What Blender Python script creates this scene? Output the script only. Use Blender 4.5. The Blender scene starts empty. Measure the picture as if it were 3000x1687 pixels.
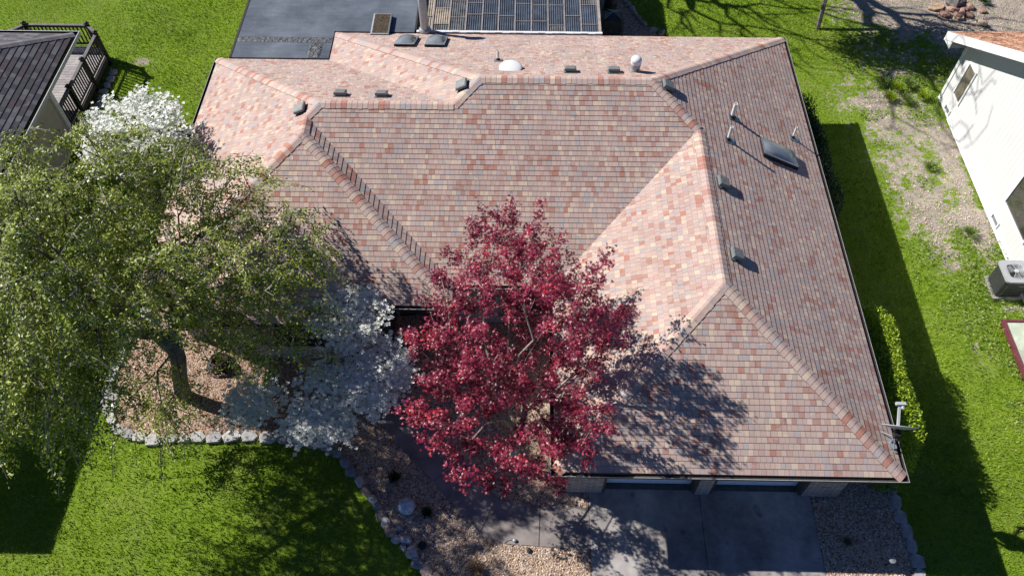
import bpy, math, random
import numpy as np
from mathutils import Vector, Matrix

# ------------------------------------------------------------------ camera, sky, sun, exposure
scene = bpy.context.scene
COL = scene.collection
F_PX, PITCH, YAW, ROLL, CAM_H = 2365.256, 0.95412, -0.017, 0.001, 19.547
cam_d = bpy.data.cameras.new('camera')
cam = bpy.data.objects.new('camera', cam_d)
COL.objects.link(cam)
cam_d.sensor_width = 36.0
cam_d.lens = F_PX / 3000.0 * 36.0
cam_d.clip_end = 2000.0
cam_d.clip_start = 0.1
_f = Vector((math.sin(YAW) * math.cos(PITCH), math.cos(YAW) * math.cos(PITCH), -math.sin(PITCH)))
_r = Vector((math.cos(YAW), -math.sin(YAW), 0.0))
_u = _r.cross(_f)
r2 = math.cos(ROLL) * _r + math.sin(ROLL) * _u
u2 = -math.sin(ROLL) * _r + math.cos(ROLL) * _u
cam.matrix_world = Matrix(((r2.x, u2.x, -_f.x, 0), (r2.y, u2.y, -_f.y, 0), (r2.z, u2.z, -_f.z, CAM_H), (0, 0, 0, 1)))
scene.camera = cam

SUN_EL, SUN_AZ = math.radians(38.5), math.radians(-67.5)     # azimuth from +Y towards +X
world = bpy.data.worlds.new('World')
scene.world = world
world.use_nodes = True
wn = world.node_tree.nodes
wn.clear()
sky = wn.new('ShaderNodeTexSky')
sky.sky_type = 'NISHITA'
sky.sun_disc = False
sky.sun_elevation = SUN_EL
sky.sun_rotation = SUN_AZ % (2 * math.pi)
sky.air_density = 0.8
sky.dust_density = 0.0
sky.ozone_density = 3.0
sky.altitude = 1500.0
bg = wn.new('ShaderNodeBackground')
bg.inputs['Strength'].default_value = 0.05
wo = wn.new('ShaderNodeOutputWorld')
balance = wn.new('ShaderNodeVectorMath')           # camera white balance set for the warm sun: the open shade goes blue
balance.operation = 'MULTIPLY'
balance.inputs[1].default_value = (0.62, 0.80, 1.12)
world.node_tree.links.new(sky.outputs[0], balance.inputs[0])
world.node_tree.links.new(balance.outputs[0], bg.inputs['Color'])
world.node_tree.links.new(bg.outputs[0], wo.inputs['Surface'])

sun_d = bpy.data.lights.new('sun', 'SUN')
sun_d.energy = 5.0
sun_d.angle = math.radians(0.5)
sun_d.color = (1.0, 0.957, 0.89)
sun = bpy.data.objects.new('sun', sun_d)
COL.objects.link(sun)
sdir = Vector((math.sin(SUN_AZ) * math.cos(SUN_EL), math.cos(SUN_AZ) * math.cos(SUN_EL), math.sin(SUN_EL)))
sun.rotation_euler = sdir.to_track_quat('Z', 'Y').to_euler()
sun.location = sdir * 60

scene.view_settings.view_transform = 'Standard'
scene.view_settings.look = 'None'
scene.view_settings.exposure = 0.5
scene.view_settings.gamma = 1.0
scene.view_settings.use_curve_mapping = False

# ------------------------------------------------------------------ helpers
RND = random.Random(7)
rng = np.random.default_rng(11)
HE, S = 2.60, 0.492           # eave height, roof slope


def tag(o, label=None, cat=None, group=None, kind=None):
    if label: o['label'] = label
    if cat: o['category'] = cat
    if group: o['group'] = group
    if kind: o['kind'] = kind
    return o


def thing(name, label, cat, loc=(0, 0, 0), group=None, rz=0.0):
    o = bpy.data.objects.new(name, None)
    o.empty_display_size = 0.2
    o.location = loc
    o.rotation_euler = (0, 0, rz)
    COL.objects.link(o)
    return tag(o, label, cat, group)


def copy_tree(o, parent=None):
    c = o.copy()
    COL.objects.link(c)
    c.parent = parent
    for ch in list(CH.get(o.name, [])):
        d = copy_tree(ch, c)
        CH.setdefault(c.name, []).append(d)
    return c


CH = {}


class MB:
    """collects faces and builds one mesh object"""

    def __init__(self):
        self.v, self.f, self.c, self.m, self.uv = [], [], [], [], []

    def face(self, pts, col=None, mi=0, uv=None):
        n = len(self.v)
        self.v += [tuple(p) for p in pts]
        self.f.append(tuple(range(n, n + len(pts))))
        self.c.append(col if col is not None else 0.5)
        self.m.append(mi)
        self.uv.append(uv)

    def box(self, x0, y0, z0, x1, y1, z1, col=None, mi=0):
        p = [(x0, y0, z0), (x1, y0, z0), (x1, y1, z0), (x0, y1, z0), (x0, y0, z1), (x1, y0, z1), (x1, y1, z1), (x0, y1, z1)]
        for q in ((0, 3, 2, 1), (4, 5, 6, 7), (0, 1, 5, 4), (1, 2, 6, 5), (2, 3, 7, 6), (3, 0, 4, 7)):
            self.face([p[i] for i in q], col, mi)

    def obox(self, M, sx, sy, sz, col=None, mi=0):
        """box of full size sx,sy,sz centred on M's origin"""
        p = [M @ Vector((a * sx / 2, b * sy / 2, c * sz / 2)) for c in (-1, 1) for b in (-1, 1) for a in (-1, 1)]
        for q in ((0, 2, 3, 1), (4, 5, 7, 6), (0, 1, 5, 4), (1, 3, 7, 5), (3, 2, 6, 7), (2, 0, 4, 6)):
            self.face([p[i] for i in q], col, mi)

    def bar(self, a, b, w, h, col=None, mi=0):
        a, b = Vector(a), Vector(b)
        d = (b - a)
        L = d.length
        d.normalize()
        up = Vector((0, 0, 1)) if abs(d.z) < 0.99 else Vector((0, 1, 0))
        s = d.cross(up).normalized()
        t = s.cross(d)
        M = Matrix(((s.x, d.x, t.x, 0), (s.y, d.y, t.y, 0), (s.z, d.z, t.z, 0), (0, 0, 0, 1)))
        M.translation = (a + b) / 2
        self.obox(M, w, L, h, col, mi)

    def tube(self, pts, rads, n=8, cap=True, col=None, mi=0):
        pts = [Vector(p) for p in pts]
        rings = []
        ref = None
        for i, p in enumerate(pts):
            d = (pts[min(i + 1, len(pts) - 1)] - pts[max(i - 1, 0)]).normalized()
            if ref is None:
                ref = d.orthogonal().normalized()
            s = (ref - d * ref.dot(d))
            s = s.normalized() if s.length > 1e-5 else d.orthogonal().normalized()
            ref = s
            t = d.cross(s)
            r = rads[i] if hasattr(rads, '__len__') else rads
            rings.append([p + s * (r * math.cos(2 * math.pi * k / n)) + t * (r * math.sin(2 * math.pi * k / n)) for k in range(n)])
        for i in range(len(rings) - 1):
            for k in range(n):
                self.face([rings[i][k], rings[i][(k + 1) % n], rings[i + 1][(k + 1) % n], rings[i + 1][k]], col, mi)
        if cap:
            self.face(rings[0][::-1], col, mi)
            self.face(rings[-1], col, mi)

    def lathe(self, prof, c, n=20, col=None, mi=0, M=None):
        """prof: list of (r,z)"""
        c = Vector(c)
        def P(r, z, k):
            v = Vector((r * math.cos(2 * math.pi * k / n), r * math.sin(2 * math.pi * k / n), z))
            if M: v = M @ v
            return c + v
        for (r0, z0), (r1, z1) in zip(prof[:-1], prof[1:]):
            for k in range(n):
                a, b, cc, d = P(r0, z0, k), P(r0, z0, k + 1), P(r1, z1, k + 1), P(r1, z1, k)
                if r0 < 1e-5: self.face([a, cc, d], col, mi)
                elif r1 < 1e-5: self.face([a, b, cc], col, mi)
                else: self.face([a, b, cc, d], col, mi)

    def poly(self, pts2, z0, z1, col=None, mi=0):
        """extruded polygon, ccw"""
        self.face([(x, y, z1) for x, y in pts2], col, mi)
        n = len(pts2)
        for i in range(n):
            a, b = pts2[i], pts2[(i + 1) % n]
            self.face([(a[0], a[1], z0), (b[0], b[1], z0), (b[0], b[1], z1), (a[0], a[1], z1)], col, mi)

    def build(self, name, mats, parent=None, smooth=False, weld=False):
        me = bpy.data.meshes.new(name)
        v, f = self.v, self.f
        if weld:
            key, nv, mp = {}, [], []
            for p in v:
                k = (round(p[0], 4), round(p[1], 4), round(p[2], 4))
                if k not in key:
                    key[k] = len(nv)
                    nv.append(p)
                mp.append(key[k])
            v, f = nv, [tuple(mp[i] for i in q) for q in f]
        me.from_pydata([tuple(p) for p in v], [], f)
        mats = mats if isinstance(mats, (list, tuple)) else [mats]
        for m in mats: me.materials.append(m)
        me.polygons.foreach_set('material_index', self.m)
        at = me.attributes.new('tint', 'FLOAT', 'FACE')
        at.data.foreach_set('value', [float(c) for c in self.c])
        if any(u is not None for u in self.uv):
            ul = me.uv_layers.new(name='UVMap')
            flat = []
            for q, u in zip(self.f, self.uv):
                flat += [c for p in (u if u is not None else [(0, 0)] * len(q)) for c in p]
            ul.data.foreach_set('uv', flat)
        if smooth:
            me.polygons.foreach_set('use_smooth', [True] * len(f))
        me.update()
        return link(name, me, parent)


def link(name, me, parent=None):
    o = bpy.data.objects.new(name, me)
    COL.objects.link(o)
    if parent is not None:
        o.parent = parent
        CH.setdefault(parent.name, []).append(o)
    return o


def np_mesh(name, V, nper, mat, tint=None, parent=None, smooth=False):
    """V: (n, nper, 3) separate faces"""
    n = V.shape[0]
    me = bpy.data.meshes.new(name)
    me.vertices.add(n * nper)
    me.vertices.foreach_set('co', V.reshape(-1).astype(np.float32))
    me.loops.add(n * nper)
    me.loops.foreach_set('vertex_index', np.arange(n * nper, dtype=np.int32))
    me.polygons.add(n)
    me.polygons.foreach_set('loop_start', np.arange(0, n * nper, nper, dtype=np.int32))
    me.materials.append(mat)
    at = me.attributes.new('tint', 'FLOAT', 'FACE')
    at.data.foreach_set('value', (tint if tint is not None else rng.random(n)).astype(np.float32))
    me.update(calc_edges=True)
    return link(name, me, parent)


# ------------------------------------------------------------------ materials
def nt(name):
    m = bpy.data.materials.new(name)
    m.use_nodes = True
    t = m.node_tree
    b = t.nodes['Principled BSDF']
    return m, t, b


def ramp(t, stops, fac, interp='LINEAR'):
    r = t.nodes.new('ShaderNodeValToRGB')
    r.color_ramp.interpolation = interp
    el = r.color_ramp.elements
    while len(el) < len(stops): el.new(0.5)
    for e, (p, c) in zip(el, stops):
        e.position = p
        e.color = (c[0], c[1], c[2], 1)
    t.links.new(fac, r.inputs[0])
    return r.outputs[0]


def noise(t, scale, detail=3, coord=None, rough=0.6):
    n = t.nodes.new('ShaderNodeTexNoise')
    n.inputs['Scale'].default_value = scale
    n.inputs['Detail'].default_value = detail
    n.inputs['Roughness'].default_value = rough
    if coord is not None: t.links.new(coord, n.inputs['Vector'])
    return n.outputs['Fac']


def objco(t):
    return t.nodes.new('ShaderNodeTexCoord').outputs['Object']


def mul(t, a, fac, lo, hi):
    """colour a times map(fac -> lo..hi)"""
    mr = t.nodes.new('ShaderNodeMapRange')
    mr.inputs['From Min'].default_value = 0.25
    mr.inputs['From Max'].default_value = 0.75
    mr.inputs['To Min'].default_value = lo
    mr.inputs['To Max'].default_value = hi
    t.links.new(fac, mr.inputs['Value'])
    v = t.nodes.new('ShaderNodeVectorMath')
    v.operation = 'SCALE'
    t.links.new(a, v.inputs[0])
    t.links.new(mr.outputs[0], v.inputs['Scale'])
    return v.outputs[0]


def bump(t, b, h, strength=0.3, dist=0.02):
    n = t.nodes.new('ShaderNodeBump')
    n.inputs['Strength'].default_value = strength
    n.inputs['Distance'].default_value = dist
    t.links.new(h, n.inputs['Height'])
    t.links.new(n.outputs[0], b.inputs['Normal'])


def plain(name, col, rough=0.7, var=0.25, scale=6.0, bmp=0.0, bscale=40.0, metal=0.0, spec=0.4, tint=0.0, bdist=0.01):
    m, t, b = nt(name)
    co = objco(t)
    rgb = t.nodes.new('ShaderNodeRGB')
    rgb.outputs[0].default_value = (*col, 1)
    c = rgb.outputs[0]
    if var: c = mul(t, c, noise(t, scale, 5, co), 1 - var, 1 + var)
    if tint:
        a = t.nodes.new('ShaderNodeAttribute')
        a.attribute_name = 'tint'
        mr = t.nodes.new('ShaderNodeMapRange')
        mr.inputs['To Min'].default_value = 1 - tint
        mr.inputs['To Max'].default_value = 1 + tint
        t.links.new(a.outputs['Fac'], mr.inputs['Value'])
        v = t.nodes.new('ShaderNodeVectorMath')
        v.operation = 'SCALE'
        t.links.new(c, v.inputs[0])
        t.links.new(mr.outputs[0], v.inputs['Scale'])
        c = v.outputs[0]
    t.links.new(c, b.inputs['Base Color'])
    b.inputs['Roughness'].default_value = rough
    b.inputs['Metallic'].default_value = metal
    b.inputs['Specular IOR Level'].default_value = spec
    if bmp: bump(t, b, noise(t, bscale, 4, co), bmp, bdist)
    return m


def palette(name, stops, rough=0.8, var=0.2, scale=30.0, bmp=0.3, spec=0.3, transl=0.0, bscale=60, bdist=0.01):
    """colour picked by the face attribute 'tint'"""
    m, t, b = nt(name)
    co = objco(t)
    a = t.nodes.new('ShaderNodeAttribute')
    a.attribute_name = 'tint'
    c = ramp(t, stops, a.outputs['Fac'])
    if var: c = mul(t, c, noise(t, scale, 3, co), 1 - var, 1 + var)
    t.links.new(c, b.inputs['Base Color'])
    b.inputs['Roughness'].default_value = rough
    b.inputs['Specular IOR Level'].default_value = spec
    if bmp: bump(t, b, noise(t, bscale, 4, co), bmp, bdist)
    if transl:
        tr = t.nodes.new('ShaderNodeBsdfTranslucent')
        t.links.new(c, tr.inputs['Color'])
        mx = t.nodes.new('ShaderNodeMixShader')
        mx.inputs[0].default_value = transl
        t.links.new(b.outputs[0], mx.inputs[1])
        t.links.new(tr.outputs[0], mx.inputs[2])
        t.links.new(mx.outputs[0], t.nodes['Material Output'].inputs['Surface'])
    return m


def math_n(t, op, a, b=None):
    n = t.nodes.new('ShaderNodeMath')
    n.operation = op
    for i, x in enumerate((a, b)):
        if x is None: continue
        if isinstance(x, (int, float)): n.inputs[i].default_value = x
        else: t.links.new(x, n.inputs[i])
    return n.outputs[0]


SH_STOPS = [(0.0, (0.478, 0.351, 0.309)), (0.24, (0.445, 0.346, 0.319)), (0.43, (0.51, 0.39, 0.332)), (0.57, (0.566, 0.447, 0.355)), (0.66, (0.399, 0.351, 0.346)), (0.75, (0.454, 0.303, 0.262)), (0.85, (0.403, 0.236, 0.198)), (0.94, (0.418, 0.198, 0.15))]


def shingle(name, stops, wid=0.125):
    m, t, b = nt(name)
    uv = t.nodes.new('ShaderNodeUVMap').outputs[0]
    sp = t.nodes.new('ShaderNodeSeparateXYZ')
    t.links.new(uv, sp.inputs[0])
    u, v = sp.outputs[0], sp.outputs[1]
    row = math_n(t, 'FLOOR', v)
    w1 = t.nodes.new('ShaderNodeTexWhiteNoise'); w1.noise_dimensions = '1D'
    t.links.new(row, w1.inputs['W'])
    uu = math_n(t, 'DIVIDE', u, wid)
    uu = math_n(t, 'ADD', uu, math_n(t, 'MULTIPLY', w1.outputs['Value'], 9.0))
    # uneven tab widths: bend u with a row dependent noise
    cmb = t.nodes.new('ShaderNodeCombineXYZ')
    t.links.new(math_n(t, 'MULTIPLY', uu, 0.9), cmb.inputs[0])
    t.links.new(math_n(t, 'MULTIPLY', row, 3.7), cmb.inputs[1])
    nz = t.nodes.new('ShaderNodeTexNoise'); nz.inputs['Scale'].default_value = 1.0; nz.inputs['Detail'].default_value = 0
    t.links.new(cmb.outputs[0], nz.inputs['Vector'])
    uu = math_n(t, 'ADD', uu, math_n(t, 'MULTIPLY', nz.outputs['Fac'], 1.0))
    cell = math_n(t, 'FLOOR', uu)
    c2 = t.nodes.new('ShaderNodeCombineXYZ')
    t.links.new(cell, c2.inputs[0]); t.links.new(row, c2.inputs[1])
    w2 = t.nodes.new('ShaderNodeTexWhiteNoise'); w2.noise_dimensions = '2D'
    t.links.new(c2.outputs[0], w2.inputs['Vector'])
    co = objco(t)
    cl = noise(t, 1.7, 2, co)
    mk = t.nodes.new('ShaderNodeMapRange')
    mk.inputs['From Min'].default_value = 0.38
    mk.inputs['From Max'].default_value = 0.58
    mk.inputs['To Min'].default_value = 0.88
    mk.inputs['To Max'].default_value = 1.0
    t.links.new(cl, mk.inputs['Value'])
    c = ramp(t, stops, math_n(t, 'MULTIPLY', w2.outputs['Value'], mk.outputs[0]), 'CONSTANT')
    # granules, stains
    c = mul(t, c, noise(t, 1.1, 4, co), 0.90, 1.08)
    sm = t.nodes.new('ShaderNodeMapping'); sm.inputs['Scale'].default_value = (2.2, 0.35, 0.35)
    t.links.new(co, sm.inputs[0])
    c = mul(t, c, noise(t, 1.0, 5, sm.outputs[0], 0.65), 0.86, 1.08)
    c = mul(t, c, noise(t, 55, 2, co), 0.88, 1.12)
    # the butt joints between tabs
    fr = math_n(t, 'FRACT', uu)
    dd = math_n(t, 'ABSOLUTE', math_n(t, 'SUBTRACT', fr, 0.5))
    j = math_n(t, 'GREATER_THAN', dd, 0.455)
    mx = t.nodes.new('ShaderNodeMix'); mx.data_type = 'RGBA'
    mx.inputs[7].default_value = (0.14, 0.10, 0.10, 1)
    t.links.new(math_n(t, 'MULTIPLY', j, 0.55), mx.inputs[0])
    t.links.new(c, mx.inputs[6])
    t.links.new(mx.outputs[2], b.inputs['Base Color'])
    b.inputs['Roughness'].default_value = 0.9
    b.inputs['Specular IOR Level'].default_value = 0.25
    h = math_n(t, 'ADD', math_n(t, 'MULTIPLY', noise(t, 120, 3, co), 0.5), math_n(t, 'MULTIPLY', w2.outputs['Value'], 0.5))
    bump(t, b, h, 0.35, 0.006)
    return m


M = {}
M['shingle'] = shingle('shingle', SH_STOPS)
DK = [(0.0, (0.075, 0.075, 0.085)), (0.3, (0.105, 0.103, 0.115)), (0.5, (0.135, 0.135, 0.15)), (0.65, (0.095, 0.08, 0.088)), (0.8, (0.165, 0.165, 0.18))]
M['dark_shingle'] = shingle('dark_shingle', DK, 0.24)
M['cap_shingle'] = palette('cap_shingle', SH_STOPS, 0.9, 0.15, 30, 0.3)
M['cap_shingle'].node_tree.nodes['Color Ramp'].color_ramp.interpolation = 'CONSTANT'
M['dark_cap'] = palette('dark_cap', [(0, (0.12, 0.115, 0.125)), (1, (0.19, 0.185, 0.20))], 0.9, 0.15, 30, 0.3)
M['butt'] = plain('shingle_butt', (0.06, 0.045, 0.045), 0.95, 0.2)
M['gutter'] = plain('dark_gutter', (0.035, 0.03, 0.03), 0.6, 0.5, 9, 0.3, 30)
M['gutter_lip'] = plain('gutter_lip', (0.34, 0.34, 0.35), 0.5, 0.25, 12)
M['white'] = plain('white_paint', (0.70, 0.71, 0.72), 0.5, 0.04, 3)
M['door_white'] = plain('door_white', (0.86, 0.87, 0.88), 0.5, 0.03, 3)
M['trim_brown'] = plain('brown_trim', (0.07, 0.06, 0.055), 0.7, 0.2)
M['soffit'] = plain('soffit', (0.25, 0.23, 0.21), 0.8, 0.1)
M['dark_wood'] = plain('dark_wood', (0.05, 0.045, 0.045), 0.8, 0.3, 12, 0.3, 40)
M['concrete'] = plain('concrete', (0.33, 0.305, 0.295), 0.9, 0.55, 1.1, 0.35, 90)
def concrete():
    m, t, b = nt('stained_concrete')
    co = objco(t)
    c = ramp(t, [(0.30, (0.15, 0.14, 0.14)), (0.46, (0.27, 0.25, 0.245)), (0.56, (0.36, 0.335, 0.325)), (0.72, (0.46, 0.43, 0.41))], noise(t, 0.55, 7, co, 0.72))
    c = mul(t, c, noise(t, 7, 5, co, 0.7), 0.82, 1.15)
    mp = t.nodes.new('ShaderNodeMapping'); mp.inputs['Scale'].default_value = (1.3, 0.22, 1)
    t.links.new(co, mp.inputs[0])
    c = mul(t, c, noise(t, 1.0, 3, mp.outputs[0]), 0.72, 1.2)
    sp_ = noise(t, 1.9, 2, co, 0.5)
    st_ = ramp(t, [(0.66, (1, 1, 1)), (0.74, (0.45, 0.44, 0.44))], sp_)
    mm = t.nodes.new('ShaderNodeVectorMath'); mm.operation = 'MULTIPLY'
    t.links.new(c, mm.inputs[0]); t.links.new(st_, mm.inputs[1])
    c = mm.outputs[0]
    t.links.new(c, b.inputs['Base Color'])
    b.inputs['Roughness'].default_value = 0.9
    bump(t, b, noise(t, 80, 4, co), 0.3, 0.01)
    return m


M['concrete'] = concrete()
M['old_concrete'] = plain('walk_concrete', (0.25, 0.22, 0.21), 0.9, 0.4, 1.7, 0.3, 70)
M['black_metal'] = plain('black_metal', (0.02, 0.02, 0.022), 0.45, 0.2)
M['galv'] = plain('galvanised', (0.36, 0.38, 0.41), 0.45, 0.22, 14, 0.15, 40, 0.55)
M['vent_grey'] = plain('vent_grey', (0.20, 0.21, 0.21), 0.55, 0.3, 18, 0.2, 50, 0.2)
M['pvc'] = plain('white_pvc', (0.74, 0.73, 0.70), 0.45, 0.06, 10)
M['dish'] = plain('dish_grey', (0.42, 0.44, 0.46), 0.5, 0.06, 10)
M['rubber'] = plain('rubber', (0.02, 0.02, 0.022), 0.55, 0.3)
M['terracotta'] = plain('terracotta', (0.12, 0.055, 0.04), 0.8, 0.2)


def epdm():
    m, t, b = nt('rubber_membrane')
    co = objco(t)
    n1 = noise(t, 0.7, 6, co)
    c = ramp(t, [(0.3, (0.06, 0.07, 0.09)), (0.5, (0.105, 0.122, 0.15)), (0.7, (0.165, 0.19, 0.225))], n1)
    st = t.nodes.new('ShaderNodeMapping'); st.inputs['Scale'].default_value = (0.7, 5.0, 1)
    t.links.new(co, st.inputs[0])
    n2 = noise(t, 1.6, 6, st.outputs[0], 0.7)
    c = mul(t, c, n2, 0.8, 1.2)
    t.links.new(c, b.inputs['Base Color'])
    b.inputs['Roughness'].default_value = 0.42
    b.inputs['Specular IOR Level'].default_value = 0.5
    h = math_n(t, 'ADD', math_n(t, 'MULTIPLY', n2, 1.0), math_n(t, 'MULTIPLY', noise(t, 14, 3, co), 0.25))
    bump(t, b, h, 0.5, 0.03)
    return m


M['epdm'] = epdm()
M['epdm_patch'] = plain('membrane_patch', (0.085, 0.09, 0.10), 0.5, 0.55, 9, 0.9, 14, 0, 0.5, 0, 0.03)


def glass(name, col, rough=0.08):
    m, t, b = nt(name)
    n = noise(t, 3, 3, objco(t))
    c = ramp(t, [(0.3, tuple(x * 0.7 for x in col)), (0.7, col)], n)
    t.links.new(c, b.inputs['Base Color'])
    b.inputs['Roughness'].default_value = rough
    b.inputs['Specular IOR Level'].default_value = 0.8
    b.inputs['Coat Weight'].default_value = 0.6
    return m


M['acrylic'] = glass('smoked_acrylic', (0.26, 0.285, 0.31), 0.2)  # dome grey lightened: sky reflection put into the base colour
M['glass'] = glass('window_glass', (0.05, 0.05, 0.045), 0.06)


def brick():
    m, t, b = nt('brown_brick')
    uv = t.nodes.new('ShaderNodeUVMap').outputs[0]
    br = t.nodes.new('ShaderNodeTexBrick')
    br.inputs['Scale'].default_value = 1.0
    br.inputs['Brick Width'].default_value = 0.30
    br.inputs['Row Height'].default_value = 0.085
    br.inputs['Mortar Size'].default_value = 0.011
    br.inputs['Color1'].default_value = (0.30, 0.225, 0.21, 1)
    br.inputs['Color2'].default_value = (0.12, 0.085, 0.09, 1)
    br.inputs['Mortar'].default_value = (0.52, 0.49, 0.47, 1)
    br.inputs['Bias'].default_value = -0.25
    t.links.new(uv, br.inputs['Vector'])
    c = mul(t, br.outputs['Color'], noise(t, 2.5, 4, objco(t)), 0.8, 1.25)
    t.links.new(c, b.inputs['Base Color'])
    b.inputs['Roughness'].default_value = 0.9
    inv = math_n(t, 'SUBTRACT', 1.0, br.outputs['Fac'])
    bump(t, b, inv, 0.6, 0.01)
    return m


M['brick'] = brick()
M['siding'] = None


def siding():
    m, t, b = nt('white_siding')
    co = objco(t)
    sp = t.nodes.new('ShaderNodeSeparateXYZ'); t.links.new(co, sp.inputs[0])
    fr = math_n(t, 'FRACT', math_n(t, 'MULTIPLY', sp.outputs[1], 5.0))
    g = math_n(t, 'LESS_THAN', fr, 0.07)
    c = ramp(t, [(0.0, (0.60, 0.605, 0.61)), (1.0, (0.52, 0.525, 0.53))], g)
    c = mul(t, c, noise(t, 0.8, 4, co), 0.95, 1.03)
    t.links.new(c, b.inputs['Base Color'])
    b.inputs['Roughness'].default_value = 0.7
    bump(t, b, math_n(t, 'SUBTRACT', 1.0, g), 0.5, 0.01)
    return m


M['siding'] = siding()
M['beige'] = plain('beige_stucco', (0.46, 0.42, 0.35), 0.9, 0.12, 4, 0.3, 60)
M['shake'] = palette('cedar_shake', [(0, (0.34, 0.16, 0.10)), (0.5, (0.48, 0.26, 0.17)), (1, (0.60, 0.36, 0.24))], 0.9, 0.35, 12, 0.5)
M['deck_wood'] = palette('deck_boards', [(0, (0.30, 0.27, 0.28)), (1, (0.40, 0.37, 0.37))], 0.85, 0.25, 6, 0.3)
M['rail'] = plain('dark_railing', (0.010, 0.010, 0.012), 0.55, 0.3, 12)
M['rail_top'] = plain('rail_cap', (0.13, 0.12, 0.13), 0.7, 0.35, 8, 0.3, 30)
M['stone'] = palette('flagstone', [(0, (0.26, 0.26, 0.265)), (0.5, (0.40, 0.395, 0.39)), (1, (0.52, 0.50, 0.47))], 0.9, 0.3, 9, 0.7, 0.3, 0, 14, 0.03)
M['tan_stone'] = palette('fieldstone', [(0, (0.26, 0.20, 0.17)), (0.5, (0.36, 0.28, 0.23)), (1, (0.44, 0.37, 0.32))], 0.9, 0.35, 9, 0.7, 0.3, 0, 14, 0.03)
M['red_rock'] = palette('red_rock', [(0, (0.20, 0.11, 0.09)), (0.5, (0.36, 0.22, 0.18)), (0.9, (0.46, 0.33, 0.22)), (1, (0.75, 0.72, 0.70))], 0.9, 0.35, 12, 0.7)
M['bark'] = plain('grey_bark', (0.14, 0.125, 0.12), 0.9, 0.75, 5, 1.0, 14, 0, 0.2, 0, 0.03)
M['dark_bark'] = plain('dark_bark', (0.11, 0.095, 0.085), 0.9, 0.45, 7, 0.8, 22, 0, 0.2, 0, 0.02)
M['twig'] = plain('pale_twig', (0.33, 0.29, 0.26), 0.85, 0.25, 9)
M['maple_leaf'] = palette('maple_leaf', [(0, (0.10, 0.008, 0.020)), (0.35, (0.22, 0.018, 0.050)), (0.7, (0.42, 0.042, 0.100)), (0.93, (0.60, 0.14, 0.22)), (1, (0.65, 0.03, 0.04))], 0.38, 0.1, 3, 0, 0.6, 0.35)
M['green_leaf'] = palette('green_leaf', [(0, (0.05, 0.08, 0.010)), (0.4, (0.20, 0.27, 0.026)), (0.75, (0.46, 0.53, 0.07)), (1, (0.70, 0.73, 0.36))], 0.42, 0.1, 2, 0, 0.5, 0.4)
M['dogwood_leaf'] = palette('dogwood_leaf', [(0, (0.04, 0.07, 0.02)), (1, (0.12, 0.18, 0.04))], 0.5, 0.1, 2, 0, 0.4, 0.35)
M['blossom'] = palette('blossom', [(0, (0.66, 0.70, 0.62)), (0.4, (0.84, 0.85, 0.80)), (1, (0.92, 0.92, 0.88))], 0.6, 0.05, 4, 0, 0.3, 0.25)
M['hedge_leaf'] = palette('hedge_leaf', [(0, (0.08, 0.15, 0.008)), (0.5, (0.27, 0.40, 0.02)), (1, (0.52, 0.62, 0.04))], 0.45, 0.1, 2, 0, 0.4, 0.35)
M['yew_leaf'] = palette('yew_leaf', [(0, (0.015, 0.04, 0.012)), (1, (0.05, 0.11, 0.02))], 0.5, 0.1, 2, 0, 0.4, 0.25)
M['weed'] = palette('weed_leaf', [(0, (0.07, 0.13, 0.025)), (0.6, (0.20, 0.30, 0.05)), (1, (0.42, 0.47, 0.20))], 0.5, 0.15, 2, 0, 0.4, 0.3)
M['blade'] = palette('grass_blade', [(0, (0.09, 0.18, 0.010)), (0.5, (0.245, 0.385, 0.020)), (0.85, (0.40, 0.48, 0.05)), (1, (0.52, 0.50, 0.24))], 0.6, 0.25, 0.5, 0, 0.25, 0.35)
M['dry'] = palette('dry_stalk', [(0, (0.20, 0.13, 0.08)), (1, (0.40, 0.29, 0.16))], 0.8, 0.1, 2, 0, 0.3, 0.1)


def pebble_mat():
    return palette('pebble', [(0, (0.20, 0.13, 0.10)), (0.2, (0.42, 0.29, 0.20)), (0.45, (0.58, 0.42, 0.29)), (0.7, (0.68, 0.54, 0.40)), (0.88, (0.50, 0.43, 0.40)), (1, (0.82, 0.76, 0.68))], 0.8, 0.15, 60, 0)


M['pebble'] = pebble_mat()
M['chip'] = palette('wood_chip', [(0, (0.16, 0.08, 0.055)), (0.5, (0.36, 0.20, 0.13)), (0.85, (0.54, 0.36, 0.26)), (1, (0.72, 0.58, 0.48))], 0.85, 0.15, 60, 0)


def gravel_base():
    m, t, b = nt('gravel')
    co = objco(t)
    vo = t.nodes.new('ShaderNodeTexVoronoi')
    vo.inputs['Scale'].default_value = 26
    t.links.new(co, vo.inputs['Vector'])
    sp = t.nodes.new('ShaderNodeSeparateColor')
    t.links.new(vo.outputs['Color'], sp.inputs[0])
    c = ramp(t, [(0, (0.14, 0.09, 0.07)), (0.3, (0.34, 0.23, 0.16)), (0.6, (0.50, 0.36, 0.25)), (0.85, (0.44, 0.36, 0.31)), (1, (0.62, 0.54, 0.46))], sp.outputs[0])
    c = mul(t, c, noise(t, 0.9, 4, co), 0.75, 1.15)
    t.links.new(c, b.inputs['Base Color'])
    b.inputs['Roughness'].default_value = 0.9
    bump(t, b, vo.outputs['Distance'], 0.8, 0.03)
    return m


M['gravel'] = gravel_base()


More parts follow.
